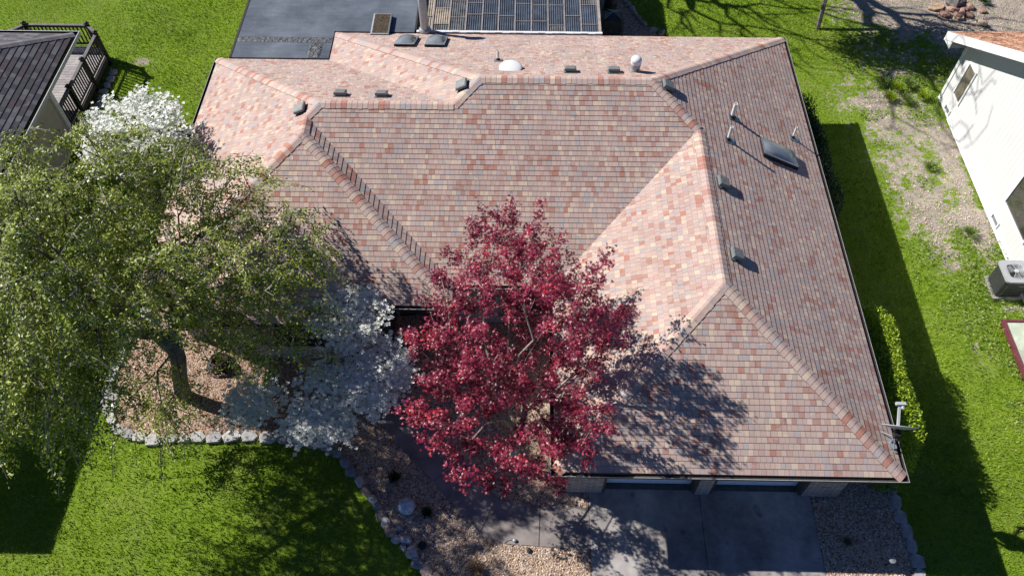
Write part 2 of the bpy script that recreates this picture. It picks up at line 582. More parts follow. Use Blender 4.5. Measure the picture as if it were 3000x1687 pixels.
def ground_mat():
    m, t, b = nt('lawn_ground')
    co = objco(t)
    a = t.nodes.new('ShaderNodeAttribute'); a.attribute_name = 'bare'
    big = noise(t, 0.45, 5, co)
    fine = noise(t, 9.0, 5, co, 0.7)
    vfine = noise(t, 45.0, 3, co, 0.7)
    g = ramp(t, [(0.2, (0.07, 0.13, 0.012)), (0.45, (0.15, 0.25, 0.018)), (0.6, (0.23, 0.32, 0.028)), (0.8, (0.29, 0.34, 0.07))], vfine)
    g = mul(t, g, big, 0.8, 1.25)
    g = mul(t, g, fine, 0.75, 1.25)
    d = ramp(t, [(0.2, (0.20, 0.14, 0.10)), (0.4, (0.38, 0.31, 0.25)), (0.55, (0.54, 0.48, 0.42)), (0.75, (0.74, 0.70, 0.65))], vfine)
    d = mul(t, d, fine, 0.75, 1.15)
    d = mul(t, d, noise(t, 1.9, 5, co), 0.6, 1.1)
    g2_ = noise(t, 0.9, 6, co, 0.7)
    dry = ramp(t, [(0.48, (0, 0, 0)), (0.66, (1, 1, 1))], g2_)
    mxd = t.nodes.new('ShaderNodeMix'); mxd.data_type = 'RGBA'
    t.links.new(math_n(t, 'MULTIPLY', dry, 0.3), mxd.inputs[0])
    t.links.new(g, mxd.inputs[6]); mxd.inputs[7].default_value = (0.20, 0.19, 0.09, 1)
    g = mxd.outputs[2]
    # ragged edge between grass and bare soil
    e = math_n(t, 'ADD', a.outputs['Fac'], math_n(t, 'MULTIPLY', math_n(t, 'SUBTRACT', noise(t, 5.0, 6, co, 0.75), 0.5), 2.6))
    mr = t.nodes.new('ShaderNodeMapRange')
    mr.inputs['From Min'].default_value = 0.42
    mr.inputs['From Max'].default_value = 0.58
    t.links.new(e, mr.inputs['Value'])
    mx = t.nodes.new('ShaderNodeMix'); mx.data_type = 'RGBA'
    t.links.new(mr.outputs[0], mx.inputs[0])
    t.links.new(g, mx.inputs[6]); t.links.new(d, mx.inputs[7])
    t.links.new(mx.outputs[2], b.inputs['Base Color'])
    b.inputs['Roughness'].default_value = 0.95
    b.inputs['Specular IOR Level'].default_value = 0.15
    h = math_n(t, 'ADD', fine, math_n(t, 'MULTIPLY', vfine, 0.6))
    bump(t, b, h, 0.9, 0.05)
    return m


M['ground'] = ground_mat()

# ------------------------------------------------------------------ plan of the main house
xR, yG, yB, xBL, yB2, xL, xGL, yM, yM2, xM, xl, xr, yL = 8.54, 7.04, 22.25, -6.24, 20.87, -9.83, 0.84, 12.08, 11.41, -1.72, -8.38, -3.81, 10.80
OH = 0.54
dM, wG, eB, mW, lW = (yB - yM) / 2, (xR - xGL) / 2, (yB2 - yM) / 2, (xM - xL) / 2, (xr - xl) / 2
A = (xR - dM, yB - dM); P1 = (xR - wG, yM + wG); P2 = (xR - wG, yG + wG)
B = (xBL + dM, yB - dM); E = (xBL + eB, yM + eB); C = (xL + eB, yM + eB); Dp = (xL + mW, yM + mW); D2 = (xL + mW, yM2 + mW)
D3 = ((xl + xr) / 2, yM2 + lW); D4 = ((xl + xr) / 2, yL + lW)
FR, BR, BL, V_, LB, ML = (xR, yG), (xR, yB), (xBL, yB), (xBL, yB2), (xL, yB2), (xL, yM2)
GL_, GV, MV, Mc, Ll, Lr, Lv, Llv = (xGL, yG), (xGL, yM), (xM, yM), (xM, yM2), (xl, yL), (xr, yL), (xr, yM2), (xl, yM2)


def clip(poly, ax, sgn, c, lo, hi):
    """keep lo <= sgn*(p[ax]-c) <= hi"""
    for bound, keep in ((lo, 1), (hi, -1)):
        out = []
        n = len(poly)
        for i in range(n):
            a, b = poly[i], poly[(i + 1) % n]
            ta, tb = (sgn * (a[ax] - c) - bound) * keep, (sgn * (b[ax] - c) - bound) * keep
            if ta >= 0: out.append(a)
            if (ta >= 0) != (tb >= 0):
                k = ta / (ta - tb)
                out.append((a[0] + (b[0] - a[0]) * k, a[1] + (b[1] - a[1]) * k))
        poly = out
        if len(poly) < 3: return []
    cl = []
    for p in poly:
        if not cl or abs(p[0] - cl[-1][0]) + abs(p[1] - cl[-1][1]) > 1e-6: cl.append(p)
    if len(cl) > 1 and abs(cl[0][0] - cl[-1][0]) + abs(cl[0][1] - cl[-1][1]) < 1e-6: cl.pop()
    return cl if len(cl) >= 3 else []


def courses(mb, poly, ax, sgn, c, he, s, step=0.1256, th=0.011, seed=0):
    """roof plane as overlapping shingle courses; t = sgn*(p[ax]-c) is the plan distance from the eave"""
    area = sum(poly[i][0] * poly[(i + 1) % len(poly)][1] - poly[(i + 1) % len(poly)][0] * poly[i][1] for i in range(len(poly)))
    if area < 0: poly = poly[::-1]
    T = max(sgn * (p[ax] - c) for p in poly)
    n = int(math.ceil(T / step))
    k0 = seed * 97
    for k in range(n):
        q = clip(poly, ax, sgn, c, k * step, min((k + 1) * step, T))
        if not q: continue
        pts, uvs = [], []
        for p in q:
            t = sgn * (p[ax] - c)
            z = he + s * t + th * max(0.0, (1 - (t / step - k)))
            pts.append((p[0], p[1], z))
            tv = min(max(t / step - k, 0.02), 0.98) + k + k0
            uvs.append((p[1 - ax] + 50, tv))
        mb.face(pts, None, 0, uvs)
        lo = [i for i in range(len(q)) if abs(sgn * (q[i][ax] - c) - k * step) < 1e-4]
        if len(lo) >= 2:
            i, j = min(lo, key=lambda a: q[a][1 - ax]), max(lo, key=lambda a: q[a][1 - ax])
            a, b2 = q[i], q[j]
            zt, zb = he + s * k * step + th, he + s * k * step - 0.001
            mb.face([(a[0], a[1], zb), (b2[0], b2[1], zb), (b2[0], b2[1], zt), (a[0], a[1], zt)], None, 1, [(0, 0)] * 4)


house = thing('ranch_house', 'ranch house with a multicoloured pink, tan and red shingle hip roof', 'house', (0, 12, 0))
HL = Vector((0, 12, 0))


def hp(o):
    """world-space mesh under the house empty"""
    o.location = (-HL.x, -HL.y, 0)
    return o


rb = MB()
courses(rb, [GV, P1, A, B, E, C, Dp, MV], 1, 1, yM, HE, S, seed=1)
courses(rb, [FR, BR, A, P1, P2], 0, -1, xR, HE, S, seed=2)
courses(rb, [BR, BL, B, A], 1, -1, yB, HE, S, seed=3)
courses(rb, [BL, V_, E, B], 0, 1, xBL, HE, S, seed=4)
courses(rb, [V_, LB, C, E], 1, -1, yB2, HE, S, seed=5)
courses(rb, [LB, ML, D2, Dp, C], 0, 1, xL, HE, S, seed=6)
courses(rb, [Mc, MV, Dp, D2], 0, -1, xM, HE, S, seed=7)
xs = D3[0]; ys = yM2 + (xs - xL)
courses(rb, [ML, Llv, D3, (xs, ys)], 1, 1, yM2, HE, S, seed=8)
courses(rb, [D3, Lv, Mc, D2, (xs, ys)], 1, 1, yM2, HE, S, seed=8)
courses(rb, [Ll, D4, D3, Llv], 0, 1, xl, HE, S, seed=9)
courses(rb, [Lr, Lv, D3, D4], 0, -1, xr, HE, S, seed=10)
courses(rb, [Ll, Lr, D4], 1, 1, yL, HE, S, seed=11)
courses(rb, [GL_, FR, P2], 1, 1, yG, HE, S, seed=12)
courses(rb, [GV, GL_, P2, P1], 0, 1, xGL, HE, S, seed=13)
roof = hp(rb.build('roof', [M['shingle'], M['butt']], house))


def rz(p, base):
    return base


def cap_run(mb, a, za, b, zb, drop, wid=0.16, ln=0.14, th=0.007, lift=0.016):
    """overlapping cap shingles from low end a to high end b; drop = fall per metre sideways"""
    a3, b3 = Vector((a[0], a[1], za)), Vector((b[0], b[1], zb))
    d = b3 - a3
    L = d.length
    n = max(1, int(L / ln))
    side = Vector((d.y, -d.x, 0)).normalized()
    offs = [-1, -0.55, -0.2, 0.2, 0.55, 1]
    for k in range(n):
        p0, p1 = a3 + d * (k / n), a3 + d * ((k + 1) / n)
        col = RND.random()
        w = wid * RND.uniform(0.94, 1.05)
        r0, r1 = [], []
        for o in offs:
            sag = -drop * abs(o) * w + (0.010 if abs(o) < 0.3 else 0.0) - (0.008 if abs(o) < 0.3 else 0)
            r0.append(p0 + side * (o * w) + Vector((0, 0, sag + lift + th)))
            r1.append(p1 + side * (o * w) + Vector((0, 0, sag + lift + 0.001)))
        for i in range(len(offs) - 1):
            mb.face([r0[i], r1[i], r1[i + 1], r0[i + 1]], col, 0)
            mb.face([r0[i] - Vector((0, 0, th + 0.004)), r0[i], r0[i + 1], r0[i + 1] - Vector((0, 0, th + 0.004))], col, 0)
        for i in (0, -1):
            mb.face([r0[i], r1[i], r1[i] - Vector((0, 0, 0.025)), r0[i] - Vector((0, 0, th + 0.02))], col, 1)


def Zt(t): return HE + S * t


q2 = S * 0.7071
caps = [(BR, Zt(0), A, Zt(dM), q2), (P1, Zt(wG), A, Zt(dM), q2), (P2, Zt(wG), P1, Zt(wG), S), (FR, Zt(0), P2, Zt(wG), q2),
        (GL_, Zt(0), P2, Zt(wG), q2), (BL, Zt(0), B, Zt(dM), q2), (E, Zt(eB), B, Zt(dM), q2), (E, Zt(eB), C, Zt(eB), S), (A, Zt(dM), B, Zt(dM), S),
        (LB, Zt(0), C, Zt(eB), q2), (Dp, Zt(mW), C, Zt(eB), q2), (D2, Zt(mW), Dp, Zt(mW), S), (ML, Zt(0), D2, Zt(mW), q2),
        (Mc, Zt(0), D2, Zt(mW), q2), (D4, Zt(lW), D3, Zt(lW), S), (Ll, Zt(0), D4, Zt(lW), q2), (Lr, Zt(0), D4, Zt(lW), q2)]
for a, za, b, zb, dr in caps:
    mb = MB()
    cap_run(mb, a, za, b, zb, dr)
    o = mb.build('ridge_cap', [M['cap_shingle'], M['butt']], roof)

# gutters along the eaves: a U channel with a pale lip
ROOF_OUT = [GL_, FR, BR, BL, V_, LB, ML, Llv, Ll, Lr, Lv, Mc, MV, GV]


def offset(poly, d):
    out = []
    n = len(poly)
    for i in range(n):
        p, a, b = Vector(poly[i]), Vector(poly[i - 1]), Vector(poly[(i + 1) % n])
        e1, e2 = (p - a).normalized(), (b - p).normalized()
        n1, n2 = Vector((e1.y, -e1.x)), Vector((e2.y, -e2.x))
        k = n1 + n2
        k = k / max(0.3, k.dot(n1))
        out.append((p.x + k.x * d, p.y + k.y * d))
    return out


def ring(mb, p0, z0, p1, z1, skip=(), mi=0):
    n = len(p0)
    for i in range(n):
        if i in skip: continue
        j = (i + 1) % n
        mb.face([(p0[i][0], p0[i][1], z0), (p0[j][0], p0[j][1], z0), (p1[j][0], p1[j][1], z1), (p1[i][0], p1[i][1], z1)], None, mi)


g = MB(); o0, o1, o2 = offset(ROOF_OUT, -0.02), offset(ROOF_OUT, 0.09), offset(ROOF_OUT, 0.103)
skip = (3, 4)                                    # where the flat roof joins
skipb = (2, 3, 4)
ring(g, o0, HE + 0.0, o0, HE - 0.14, (), 0)      # fascia
ring(g, offset(ROOF_OUT, 0.0), HE - 0.055, o1, HE - 0.055, skipb, 0)
ring(g, o1, HE - 0.055, o1, HE - 0.005, skipb, 0)
ring(g, o2, HE - 0.023, o2, HE - 0.075, skipb, 0)
ring(g, o2, HE - 0.075, offset(ROOF_OUT, 0.0), HE - 0.075, skipb, 0)
hp(g.build('gutter', M['gutter'], house))
g = MB()
ring(g, o1, HE - 0.004, o2, HE - 0.004, skipb)
ring(g, o2, HE - 0.004, o2, HE - 0.022, skipb)
hp(g.build('gutter_lip', M['gutter_lip'], house))
g = MB()
g.face([(x, y, HE - 0.13) for x, y in reversed(offset(ROOF_OUT, -0.03))])
hp(g.build('soffit', M['soffit'], house))


def wall_strip(mb, pts, z0, z1, close=False, mi=0):
    u = 0.0
    n = len(pts)
    for i in range(n if close else n - 1):
        a, b = pts[i], pts[(i + 1) % n]
        L = math.hypot(b[0] - a[0], b[1] - a[1])
        mb.face([(a[0], a[1], z0), (b[0], b[1], z0), (b[0], b[1], z1), (a[0], a[1], z1)], None, mi, [(u, z0), (u + L, z0), (u + L, z1), (u, z1)])
        u += L


WZ = HE - 0.13
yF = yG + OH
w = MB()
wall_strip(w, [(8.0, yF), (8.0, yB - OH), (xBL + OH, yB - OH), (xBL + OH, yB2 - OH), (xL + OH, yB2 - OH), (xL + OH, yM2 + OH), (xl + OH, yM2 + OH),
               (xl + OH, yL + OH), (xr - OH, yL + OH), (xr - OH, yM2 + OH), (-3.95, yM2 + OH)], -0.1, WZ)
wall_strip(w, [(-3.55, yM2 + OH + 0.9), (xM - OH, yM2 + OH + 0.9), (xM - OH, yM + OH), (xGL + OH, yM + OH), (xGL + OH, yF)], -0.1, WZ)
hp(w.build('brick_wall', M['brick'], house))
for x0, x1, nm in ((1.23, 2.12, 'brick_pier'), (4.45, 4.80, 'brick_pier'), (7.11, 7.995, 'brick_pier')):
    w = MB()
    wall_strip(w, [(x0, yF), (x1, yF), (x1, yF + 0.34), (x0, yF + 0.34)], -0.1, WZ, True)
    hp(w.build(nm, M['brick'], house))
for x0, x1 in ((2.12, 4.45), (4.80, 7.11)):
    d = MB()
    yd = yF + 0.27
    for k in range(4):
        z0 = 0.03 + k * 0.545
        d.box(x0 + 0.07, yd + 0.003, z0, x1 - 0.07, yd + 0.05, z0 + 0.535)
        for j in range(4):
            wj = (x1 - x0 - 0.14) / 4
            d.box(x0 + 0.07 + j * wj + 0.06, yd - 0.008, z0 + 0.08, x0 + 0.07 + (j + 1) * wj - 0.06, yd + 0.003, z0 + 0.455)
    door = hp(d.build('garage_door', M['door_white'], house))
    j = MB()
    j.box(x0, yF + 0.02, 0, x0 + 0.07, yF + 0.33, WZ)
    j.box(x1 - 0.07, yF + 0.02, 0, x1, yF + 0.33, WZ)
    j.box(x0 + 0.07, yF + 0.22, WZ - 0.18, x1 - 0.07, yF + 0.33, WZ)
    j.build('door_frame', M['trim_brown'], door)
# entry recess and window wall
e_ = MB()
e_.box(-3.95, yM2 + OH, -0.05, -3.55, yM2 + OH + 0.9, WZ)
e_.box(-2.95, yM2 + OH + 0.82, 0.1, -2.3, yM2 + OH + 0.89, 2.15)
hp(e_.build('entry_wall', M['dark_wood'], house))


def window(parent, x0, x1, z0, z1, y, frame, glassm, nm='window', loc=None):
    f = MB()
    t_ = 0.07
    f.box(x0, y - 0.04, z0, x0 + t_, y + 0.02, z1); f.box(x1 - t_, y - 0.04, z0, x1, y + 0.02, z1)
    f.box(x0 + t_, y - 0.04, z0, x1 - t_, y + 0.02, z0 + t_); f.box(x0 + t_, y - 0.04, z1 - t_, x1 - t_, y + 0.02, z1)
    f.box((x0 + x1) / 2 - 0.02, y - 0.03, z0 + t_, (x0 + x1) / 2 + 0.02, y + 0.015, z1 - t_)
    f.box(x0 - 0.04, y - 0.12, z0 - 0.05, x1 + 0.04, y - 0.001, z0 - 0.001)
    o = f.build(nm, frame, parent)
    p = MB()
    p.box(x0 + t_, y - 0.01, z0 + t_, x1 - t_, y - 0.002, z1 - t_)
    p.build('pane', glassm, o)
    return o


hp(window(house, -0.55, 0.95, 0.55, 2.1, yM + OH - 0.01, M['soffit'], M['glass']))
hp(window(house, -6.9, -5.2, 0.9, 2.1, yL + OH - 0.01, M['trim_brown'], M['glass']))
o = hp(window(house, -3.4, -3.0, 0.2, 2.1, yM2 + OH + 0.87, M['trim_brown'], M['glass']))

# flat membrane roof behind, reaching past the picture
fl = MB()
FZ = HE + 0.045
fpoly = [(-9.40, 20.90), (xBL - 0.02, 20.90), (xBL - 0.02, 22.28), (-3.62, 22.28), (-3.62, 31.0), (-9.40, 31.0)]
fl.poly(fpoly, FZ - 0.16, FZ)
flat = hp(fl.build('flat_roof', M['epdm'], house))
fw = MB()
wall_strip(fw, [(-3.75, 22.3), (-3.75, 30.9), (-9.2, 30.9), (-9.2, 20.4)], 0, FZ - 0.161)
hp(fw.build('annex_wall', M['brick'], house))
ed = MB()
ed.box(-9.47, 20.90, FZ - 0.16, -9.402, 31.0, FZ + 0.012)
hp(ed.build('drip_edge', M['gutter'], house))
ed = MB(); ed.box(-3.618, 22.4, FZ - 0.16, -3.56, 31.0, FZ + 0.02)
hp(ed.build('drip_edge', M['gutter'], house))


def wrinkled(x0, y0, x1, y1, z, name, nx, ny, amp, seed):
    r = random.Random(seed)
    m = MB()
    hgt = [[z + 0.006 + amp * r.random() * (0 if i in (0, nx) or j in (0, ny) else 1) for i in range(nx + 1)] for j in range(ny + 1)]
    for j in range(ny):
        for i in range(nx):
            P = lambda a, b: (x0 + (x1 - x0) * a / nx + (r2x[b][a] if 0 < a < nx else 0), y0 + (y1 - y0) * b / ny + (r2y[b][a]), hgt[b][a])
            if i == 0 and j == 0:
                r2x = [[r.uniform(-0.02, 0.02) for _ in range(nx + 1)] for _ in range(ny + 1)]
                r2y = [[r.uniform(-0.015, 0.015) for _ in range(nx + 1)] for _ in range(ny + 1)]
            m.face([P(i, j), P(i + 1, j), P(i + 1, j + 1), P(i, j + 1)])
    return m.build(name, M['epdm_patch'], flat)


wrinkled(-9.38, 21.68, -6.28, 21.95, FZ, 'seam_patch', 46, 4, 0.022, 3)
wrinkled(-6.97, 20.93, -6.55, 21.66, FZ, 'seam_patch', 8, 12, 0.03, 4)


def skylight(parent, x0, x1, y0, y1, zf, curb, rise, name, frame_m, sx=1.0):
    """curbed dome skylight; zf(x,y) = roof height"""
    root = thing(name, None, None)
    root.parent = parent
    root.location = (-HL.x * 0, 0, 0)
    CH.setdefault(parent.name, []).append(root)
    return root


def roof_skylight(x0, x1, y0, y1, zf, curb, rise, label=None, dome_mat='acrylic'):
    f = MB()
    c = [(x0, y0), (x1, y0), (x1, y1), (x0, y1)]
    i_ = 0.05
    ci = [(x0 + i_, y0 + i_), (x1 - i_, y0 + i_), (x1 - i_, y1 - i_), (x0 + i_, y1 - i_)]
    Pt = lambda p, h: (p[0], p[1], zf(*p) + h)
    for k in range(4):
        a, b = c[k], c[(k + 1) % 4]
        f.face([Pt(a, -0.05), Pt(b, -0.05), Pt(b, curb), Pt(a, curb)], None, 0)
        a2, b2 = ci[k], ci[(k + 1) % 4]
        f.face([Pt(a, curb), Pt(b, curb), Pt(b2, curb + 0.012), Pt(a2, curb + 0.012)], None, 1)
    o = hp(f.build('skylight', [M['black_metal'], M['galv']], house))
    if label: o['label'] = label
    d = MB()
    N = 10
    def Q(i, j):
        a, b = i / N, j / N
        x = ci[0][0] + (ci[1][0] - ci[0][0]) * a
        y = ci[0][1] + (ci[3][1] - ci[0][1]) * b
        k = (math.sin(math.pi * a) ** 0.6 if 0 < a < 1 else 0) * (math.sin(math.pi * b) ** 0.6 if 0 < b < 1 else 0)
        return (x, y, zf(x, y) + curb + 0.012 + rise * k)
    for i in range(N):
        for j in range(N):
            d.face([Q(i, j), Q(i + 1, j), Q(i + 1, j + 1), Q(i, j + 1)])
    d.build('dome', M[dome_mat], o, smooth=True, weld=True)
    return o


zBack = lambda x, y: HE + S * (yB - y)
zBack2 = lambda x, y: HE + S * (yB2 - y)
zRight = lambda x, y: HE + S * (xR - x)
zLeft = lambda x, y: HE + S * (x - xL)
zLeftM = lambda x, y: HE + S * (x - xBL)
zFlat = lambda x, y: FZ
roof_skylight(-4.00, -3.38, 20.45, 21.62, zBack, 0.10, 0.16, 'left one of the twin smoked dome skylights by the stove pipe')
roof_skylight(-3.06, -2.44, 20.45, 21.62, zBack, 0.10, 0.16, 'right one of the twin smoked dome skylights by the stove pipe')
roof_skylight(6.62, 7.72, 15.88, 16.52, zRight, 0.14, 0.10, 'long smoked skylight low on the right roof slope')
M['debris'] = palette('leaf_litter_glass', [(0, (0.085, 0.065, 0.035)), (1, (0.085, 0.065, 0.035))], 0.12, 0.9, 22, 0)
M['debris'].node_tree.nodes['Principled BSDF'].inputs['Coat Weight'].default_value = 0.7
o = roof_skylight(-5.03, -4.42, 21.98, 23.08, zFlat, 0.13, 0.005, 'flat skylight with brown leaf litter on the membrane roof', 'debris')

# box vents, pipes, dome vent, globe vent, stove pipe
def slope_mat(x, y, zf, extra=0.0):
    e = 0.05
    gx, gy = (zf(x + e, y) - zf(x - e, y)) / (2 * e), (zf(x, y + e) - zf(x, y - e)) / (2 * e)
    n = Vector((-gx, -gy, 1)).normalized()
    down = Vector((gx, gy, 0))
    down = -(down.normalized() if down.length > 1e-4 else Vector((0, 1, 0)))
    down = (down - n * down.dot(n)).normalized()
    s_ = down.cross(n)
    Mx = Matrix(((s_.x, down.x, n.x, 0), (s_.y, down.y, n.y, 0), (s_.z, down.z, n.z, 0), (0, 0, 0, 1)))
    Mx.translation = Vector((x, y, zf(x, y) + extra))
    return Mx


def box_vent(x, y, zf, label):
    Mx = slope_mat(x, y, zf)
    f = MB()
    f.obox(Mx @ Matrix.Translation((0, 0, 0.022)), 0.36, 0.36, 0.008)
    o = hp(f.build('box_vent', M['vent_grey'], house)); o['label'] = label
    b = MB()
    b.obox(Mx @ Matrix.Translation((0, 0, 0.06)), 0.22, 0.22, 0.07)
    b.build('throat', M['black_metal'], o)
    h = MB()
    z0, z1, z2 = 0.085, 0.125, 0.145
    r = [[Mx @ Vector((a * q, b_ * q, z)) for a, b_ in ((-1, -1), (1, -1), (1, 1), (-1, 1))] for q, z in ((0.155, z0 - 0.03), (0.16, z1), (0.13, z2))]
    for k in range(4):
        for i in range(2):
            h.face([r[i][k], r[i][(k + 1) % 4], r[i + 1][(k + 1) % 4], r[i + 1][k]])
    h.face(r[2])
    h.build('hood', M['vent_grey'], o)


box_vent(1.30, 17.80, zBack, 'box vent behind the upper ridge, nearer the white dome vent')
box_vent(2.50, 17.80, zBack, 'box vent behind the upper ridge, nearer the white globe vent')
box_vent(-5.02, 17.10, zBack2, 'box vent behind the lower ridge, left of its pair')
box_vent(-3.88, 17.08, zBack2, 'box vent behind the lower ridge, right of its pair')
box_vent(-1.62, 17.05, zLeftM, 'box vent beside the short hip joining both ridges')
box_vent(-5.98, 16.45, zLeft, 'box vent at the left end of the lower ridge')
box_vent(3.88, 17.10, zRight, 'box vent just below the right end of the upper ridge')
box_vent(5.10, 14.15, zRight, 'box vent on the right slope below the white pipes')
box_vent(5.12, 11.85, zRight, 'box vent on the right slope nearest the garage front')


def pipe_vent(x, y, zf, r, h, label, boot='galv', mat='pvc'):
    z = zf(x, y)
    b = MB()
    Mx = slope_mat(x, y, zf, 0.02)
    b.obox(Mx @ Matrix.Translation((0, 0.05, 0)), 0.24, 0.34, 0.006)
    o = hp(b.build('vent_pipe', M[boot], house)); o['label'] = label
    c = MB()
    c.lathe([(r * 2.2, 0.0), (r * 1.5, 0.05), (r * 1.05, 0.10)], (x, y, z + 0.01), 14)
    c.build('rubber_boot', M['rubber'], o, smooth=True)
    p = MB()
    p.lathe([(r, 0.0), (r, h), (r * 0.8, h), (r * 0.8, h - 0.12), (0, h - 0.12)], (x, y, z), 14)
    p.build('pipe', M[mat], o, smooth=False)


pipe_vent(5.84, 17.0, zRight, 0.055, 0.50, 'stout white vent pipe upslope of the long skylight')
pipe_vent(5.56, 15.97, zRight, 0.042, 0.48, 'white vent pipe left of the long skylight')
pipe_vent(7.85, 17.24, zRight, 0.032, 0.42, 'thin white vent pipe near the right gutter')
pipe_vent(-0.73, 18.9, zBack, 0.036, 0.36, 'thin white vent pipe on the back slope above the dome vent')

dv = MB()
zc = zBack(-0.35, 18.0)
dv.lathe([(0.20, -0.05), (0.20, 0.08)], (-0.35, 18.0, zc), 24)
o = hp(dv.build('dome_vent', M['rubber'], house)); o['label'] = 'round white dome vent behind the upper ridge'
dv = MB()
dv.lathe([(0.31, 0.06), (0.32, 0.067), (0.30, 0.08), (0.24, 0.10), (0.15, 0.113), (0.07, 0.118), (0, 0.119)], (-0.35, 18.0, zc), 32)
dv.lathe([(0.2, 0.055), (0.31, 0.06)], (-0.35, 18.0, zc), 32)
dv.build('cover', M['white'], o, smooth=True, weld=True)

gv = MB()
zc = zBack(3.1, 17.93)
gv.lathe([(0.17, -0.04), (0.15, 0.05), (0.10, 0.10), (0.10, 0.16), (0.14, 0.19), (0.14, 0.24), (0.11, 0.27)], (3.1, 17.93, zc), 24)
o = hp(gv.build('globe_vent', M['galv'], house, smooth=True, weld=True)); o['label'] = 'white globe vent at the right end of the upper ridge'
gv = MB()
gv.lathe([(0.10, 0.27), (0.145, 0.29), (0.15, 0.33), (0.135, 0.345), (0.15, 0.36), (0.148, 0.42), (0.12, 0.465), (0.06, 0.49), (0, 0.495)], (3.1, 17.93, zc), 28)
gv.build('cap', M['white'], o, smooth=True, weld=True)

ch = MB()
ch.lathe([(0.14, -0.1), (0.14, 1.75)], (-3.27, 22.38, 2.55), 24)
o = hp(ch.build('stove_pipe', M['galv'], house, smooth=True)); o['label'] = 'tall galvanised stove pipe at the back eave'
c2 = MB()
c2.lathe([(0.19, 0.02), (0.215, 0.06), (0.205, 0.10), (0.145, 0.16)], (-3.27, 22.38, 2.60), 24)
c2.build('storm_collar', M['galv'], o, smooth=True, weld=True)
c3 = MB()
c3.lathe([(0.20, 1.70), (0.24, 1.74), (0.24, 1.90), (0.12, 1.98), (0, 2.0)], (-3.27, 22.38, 2.55), 24)
c3.build('rain_cap', M['galv'], o, smooth=True, weld=True)

# ------------------------------------------------------------------ satellite dish at the garage corner
dz = zRight(8.42, 7.9)
dish = thing('satellite_dish', 'grey satellite dish on the front right corner of the garage roof', 'satellite dish', (8.42, 7.85, dz))
m_ = MB()
m_.box(-0.10, -0.16, 0.02, 0.10, 0.16, 0.035)
m_.tube([(0, 0, 0.03), (0.0, 0.02, 0.34)], 0.028, 12)
m_.tube([(-0.20, 0.22, 0.10), (0, 0.02, 0.26)], 0.014, 8)
m_.tube([(0.0, -0.22, 0.03), (0, 0.0, 0.24)], 0.014, 8)
m_.build('mast', M['galv'], dish)
br_ = MB()
br_.box(-0.07, -0.04, 0.30, 0.07, 0.06, 0.44)
br_.box(-0.05, 0.04, 0.34, 0.05, 0.12, 0.48)
br_.build('bracket', M['black_metal'], dish)
nrm = Vector((0.10, 0.87, 0.47)).normalized()
ax = nrm.cross(Vector((0, 0, 1))).normalized()
ay = ax.cross(nrm) * -1
Md = Matrix(((ax.x, ay.x, nrm.x, 0), (ax.y, ay.y, nrm.y, 0), (ax.z, ay.z, nrm.z, 0), (0, 0, 0, 1)))
df = MB()
prof = [(0.0, 0.0), (0.12, 0.006), (0.24, 0.026), (0.36, 0.058), (0.39, 0.07), (0.395, 0.062), (0.36, 0.046), (0.24, 0.014), (0.12, -0.006), (0.0, -0.012)]
Mq = Md @ Matrix.Diagonal((1.0, 0.86, 1.0, 1.0))
df.lathe(prof, (0.06, 0.12, 0.46), 36, M=Mq.to_3x3().to_4x4())
df.build('reflector', M['dish'], dish, smooth=True, weld=True)
af = MB()
base = Vector((0.06, 0.10, 0.32)); tip = base + nrm * 0.62 + Vector((0, 0, 0.02))
af.bar(base, tip, 0.05, 0.05)
af.build('feed_arm', M['dish'], dish)
lf = MB()
lf.bar(tip + Vector((-0.09, 0, 0.02)), tip + Vector((0.13, 0, 0.02)), 0.07, 0.06)
lf.tube([tip + Vector((0.06, -0.01, 0.0)), tip + Vector((0.06, -0.10, -0.03))], 0.035, 12)
lf.build('receiver', M['dish'], dish)

# ------------------------------------------------------------------ corrugated patio roof at the back
patio = thing('patio_cover', 'weathered corrugated plastic patio cover behind the house', 'patio cover', (-0.5, 24.5, 0))
M['poly_dark'] = plain('dirty_polycarbonate', (0.045, 0.06, 0.085), 0.4, 0.6, 3.5, 0.2, 30, 0, 0.5)
M['poly_tan'] = plain('bleached_polycarbonate', (0.27, 0.23, 0.18), 0.5, 0.6, 3.5, 0.2, 30, 0, 0.4)
M['poly_mid'] = plain('mossy_polycarbonate', (0.10, 0.105, 0.11), 0.4, 0.7, 4, 0.2, 30, 0, 0.5)
M['batten'] = plain('bleached_batten', (0.30, 0.25, 0.24), 0.8, 0.35, 10)
PZ = 2.42
cols = [-3.50, -3.08, -2.52, -1.96, -1.41, -0.86, -0.30, 0.26, 0.82, 1.38, 1.94, 2.52]
prr = random.Random(5)


def pat(o):
    o.location = (0.5, -24.5, 0)
    return o


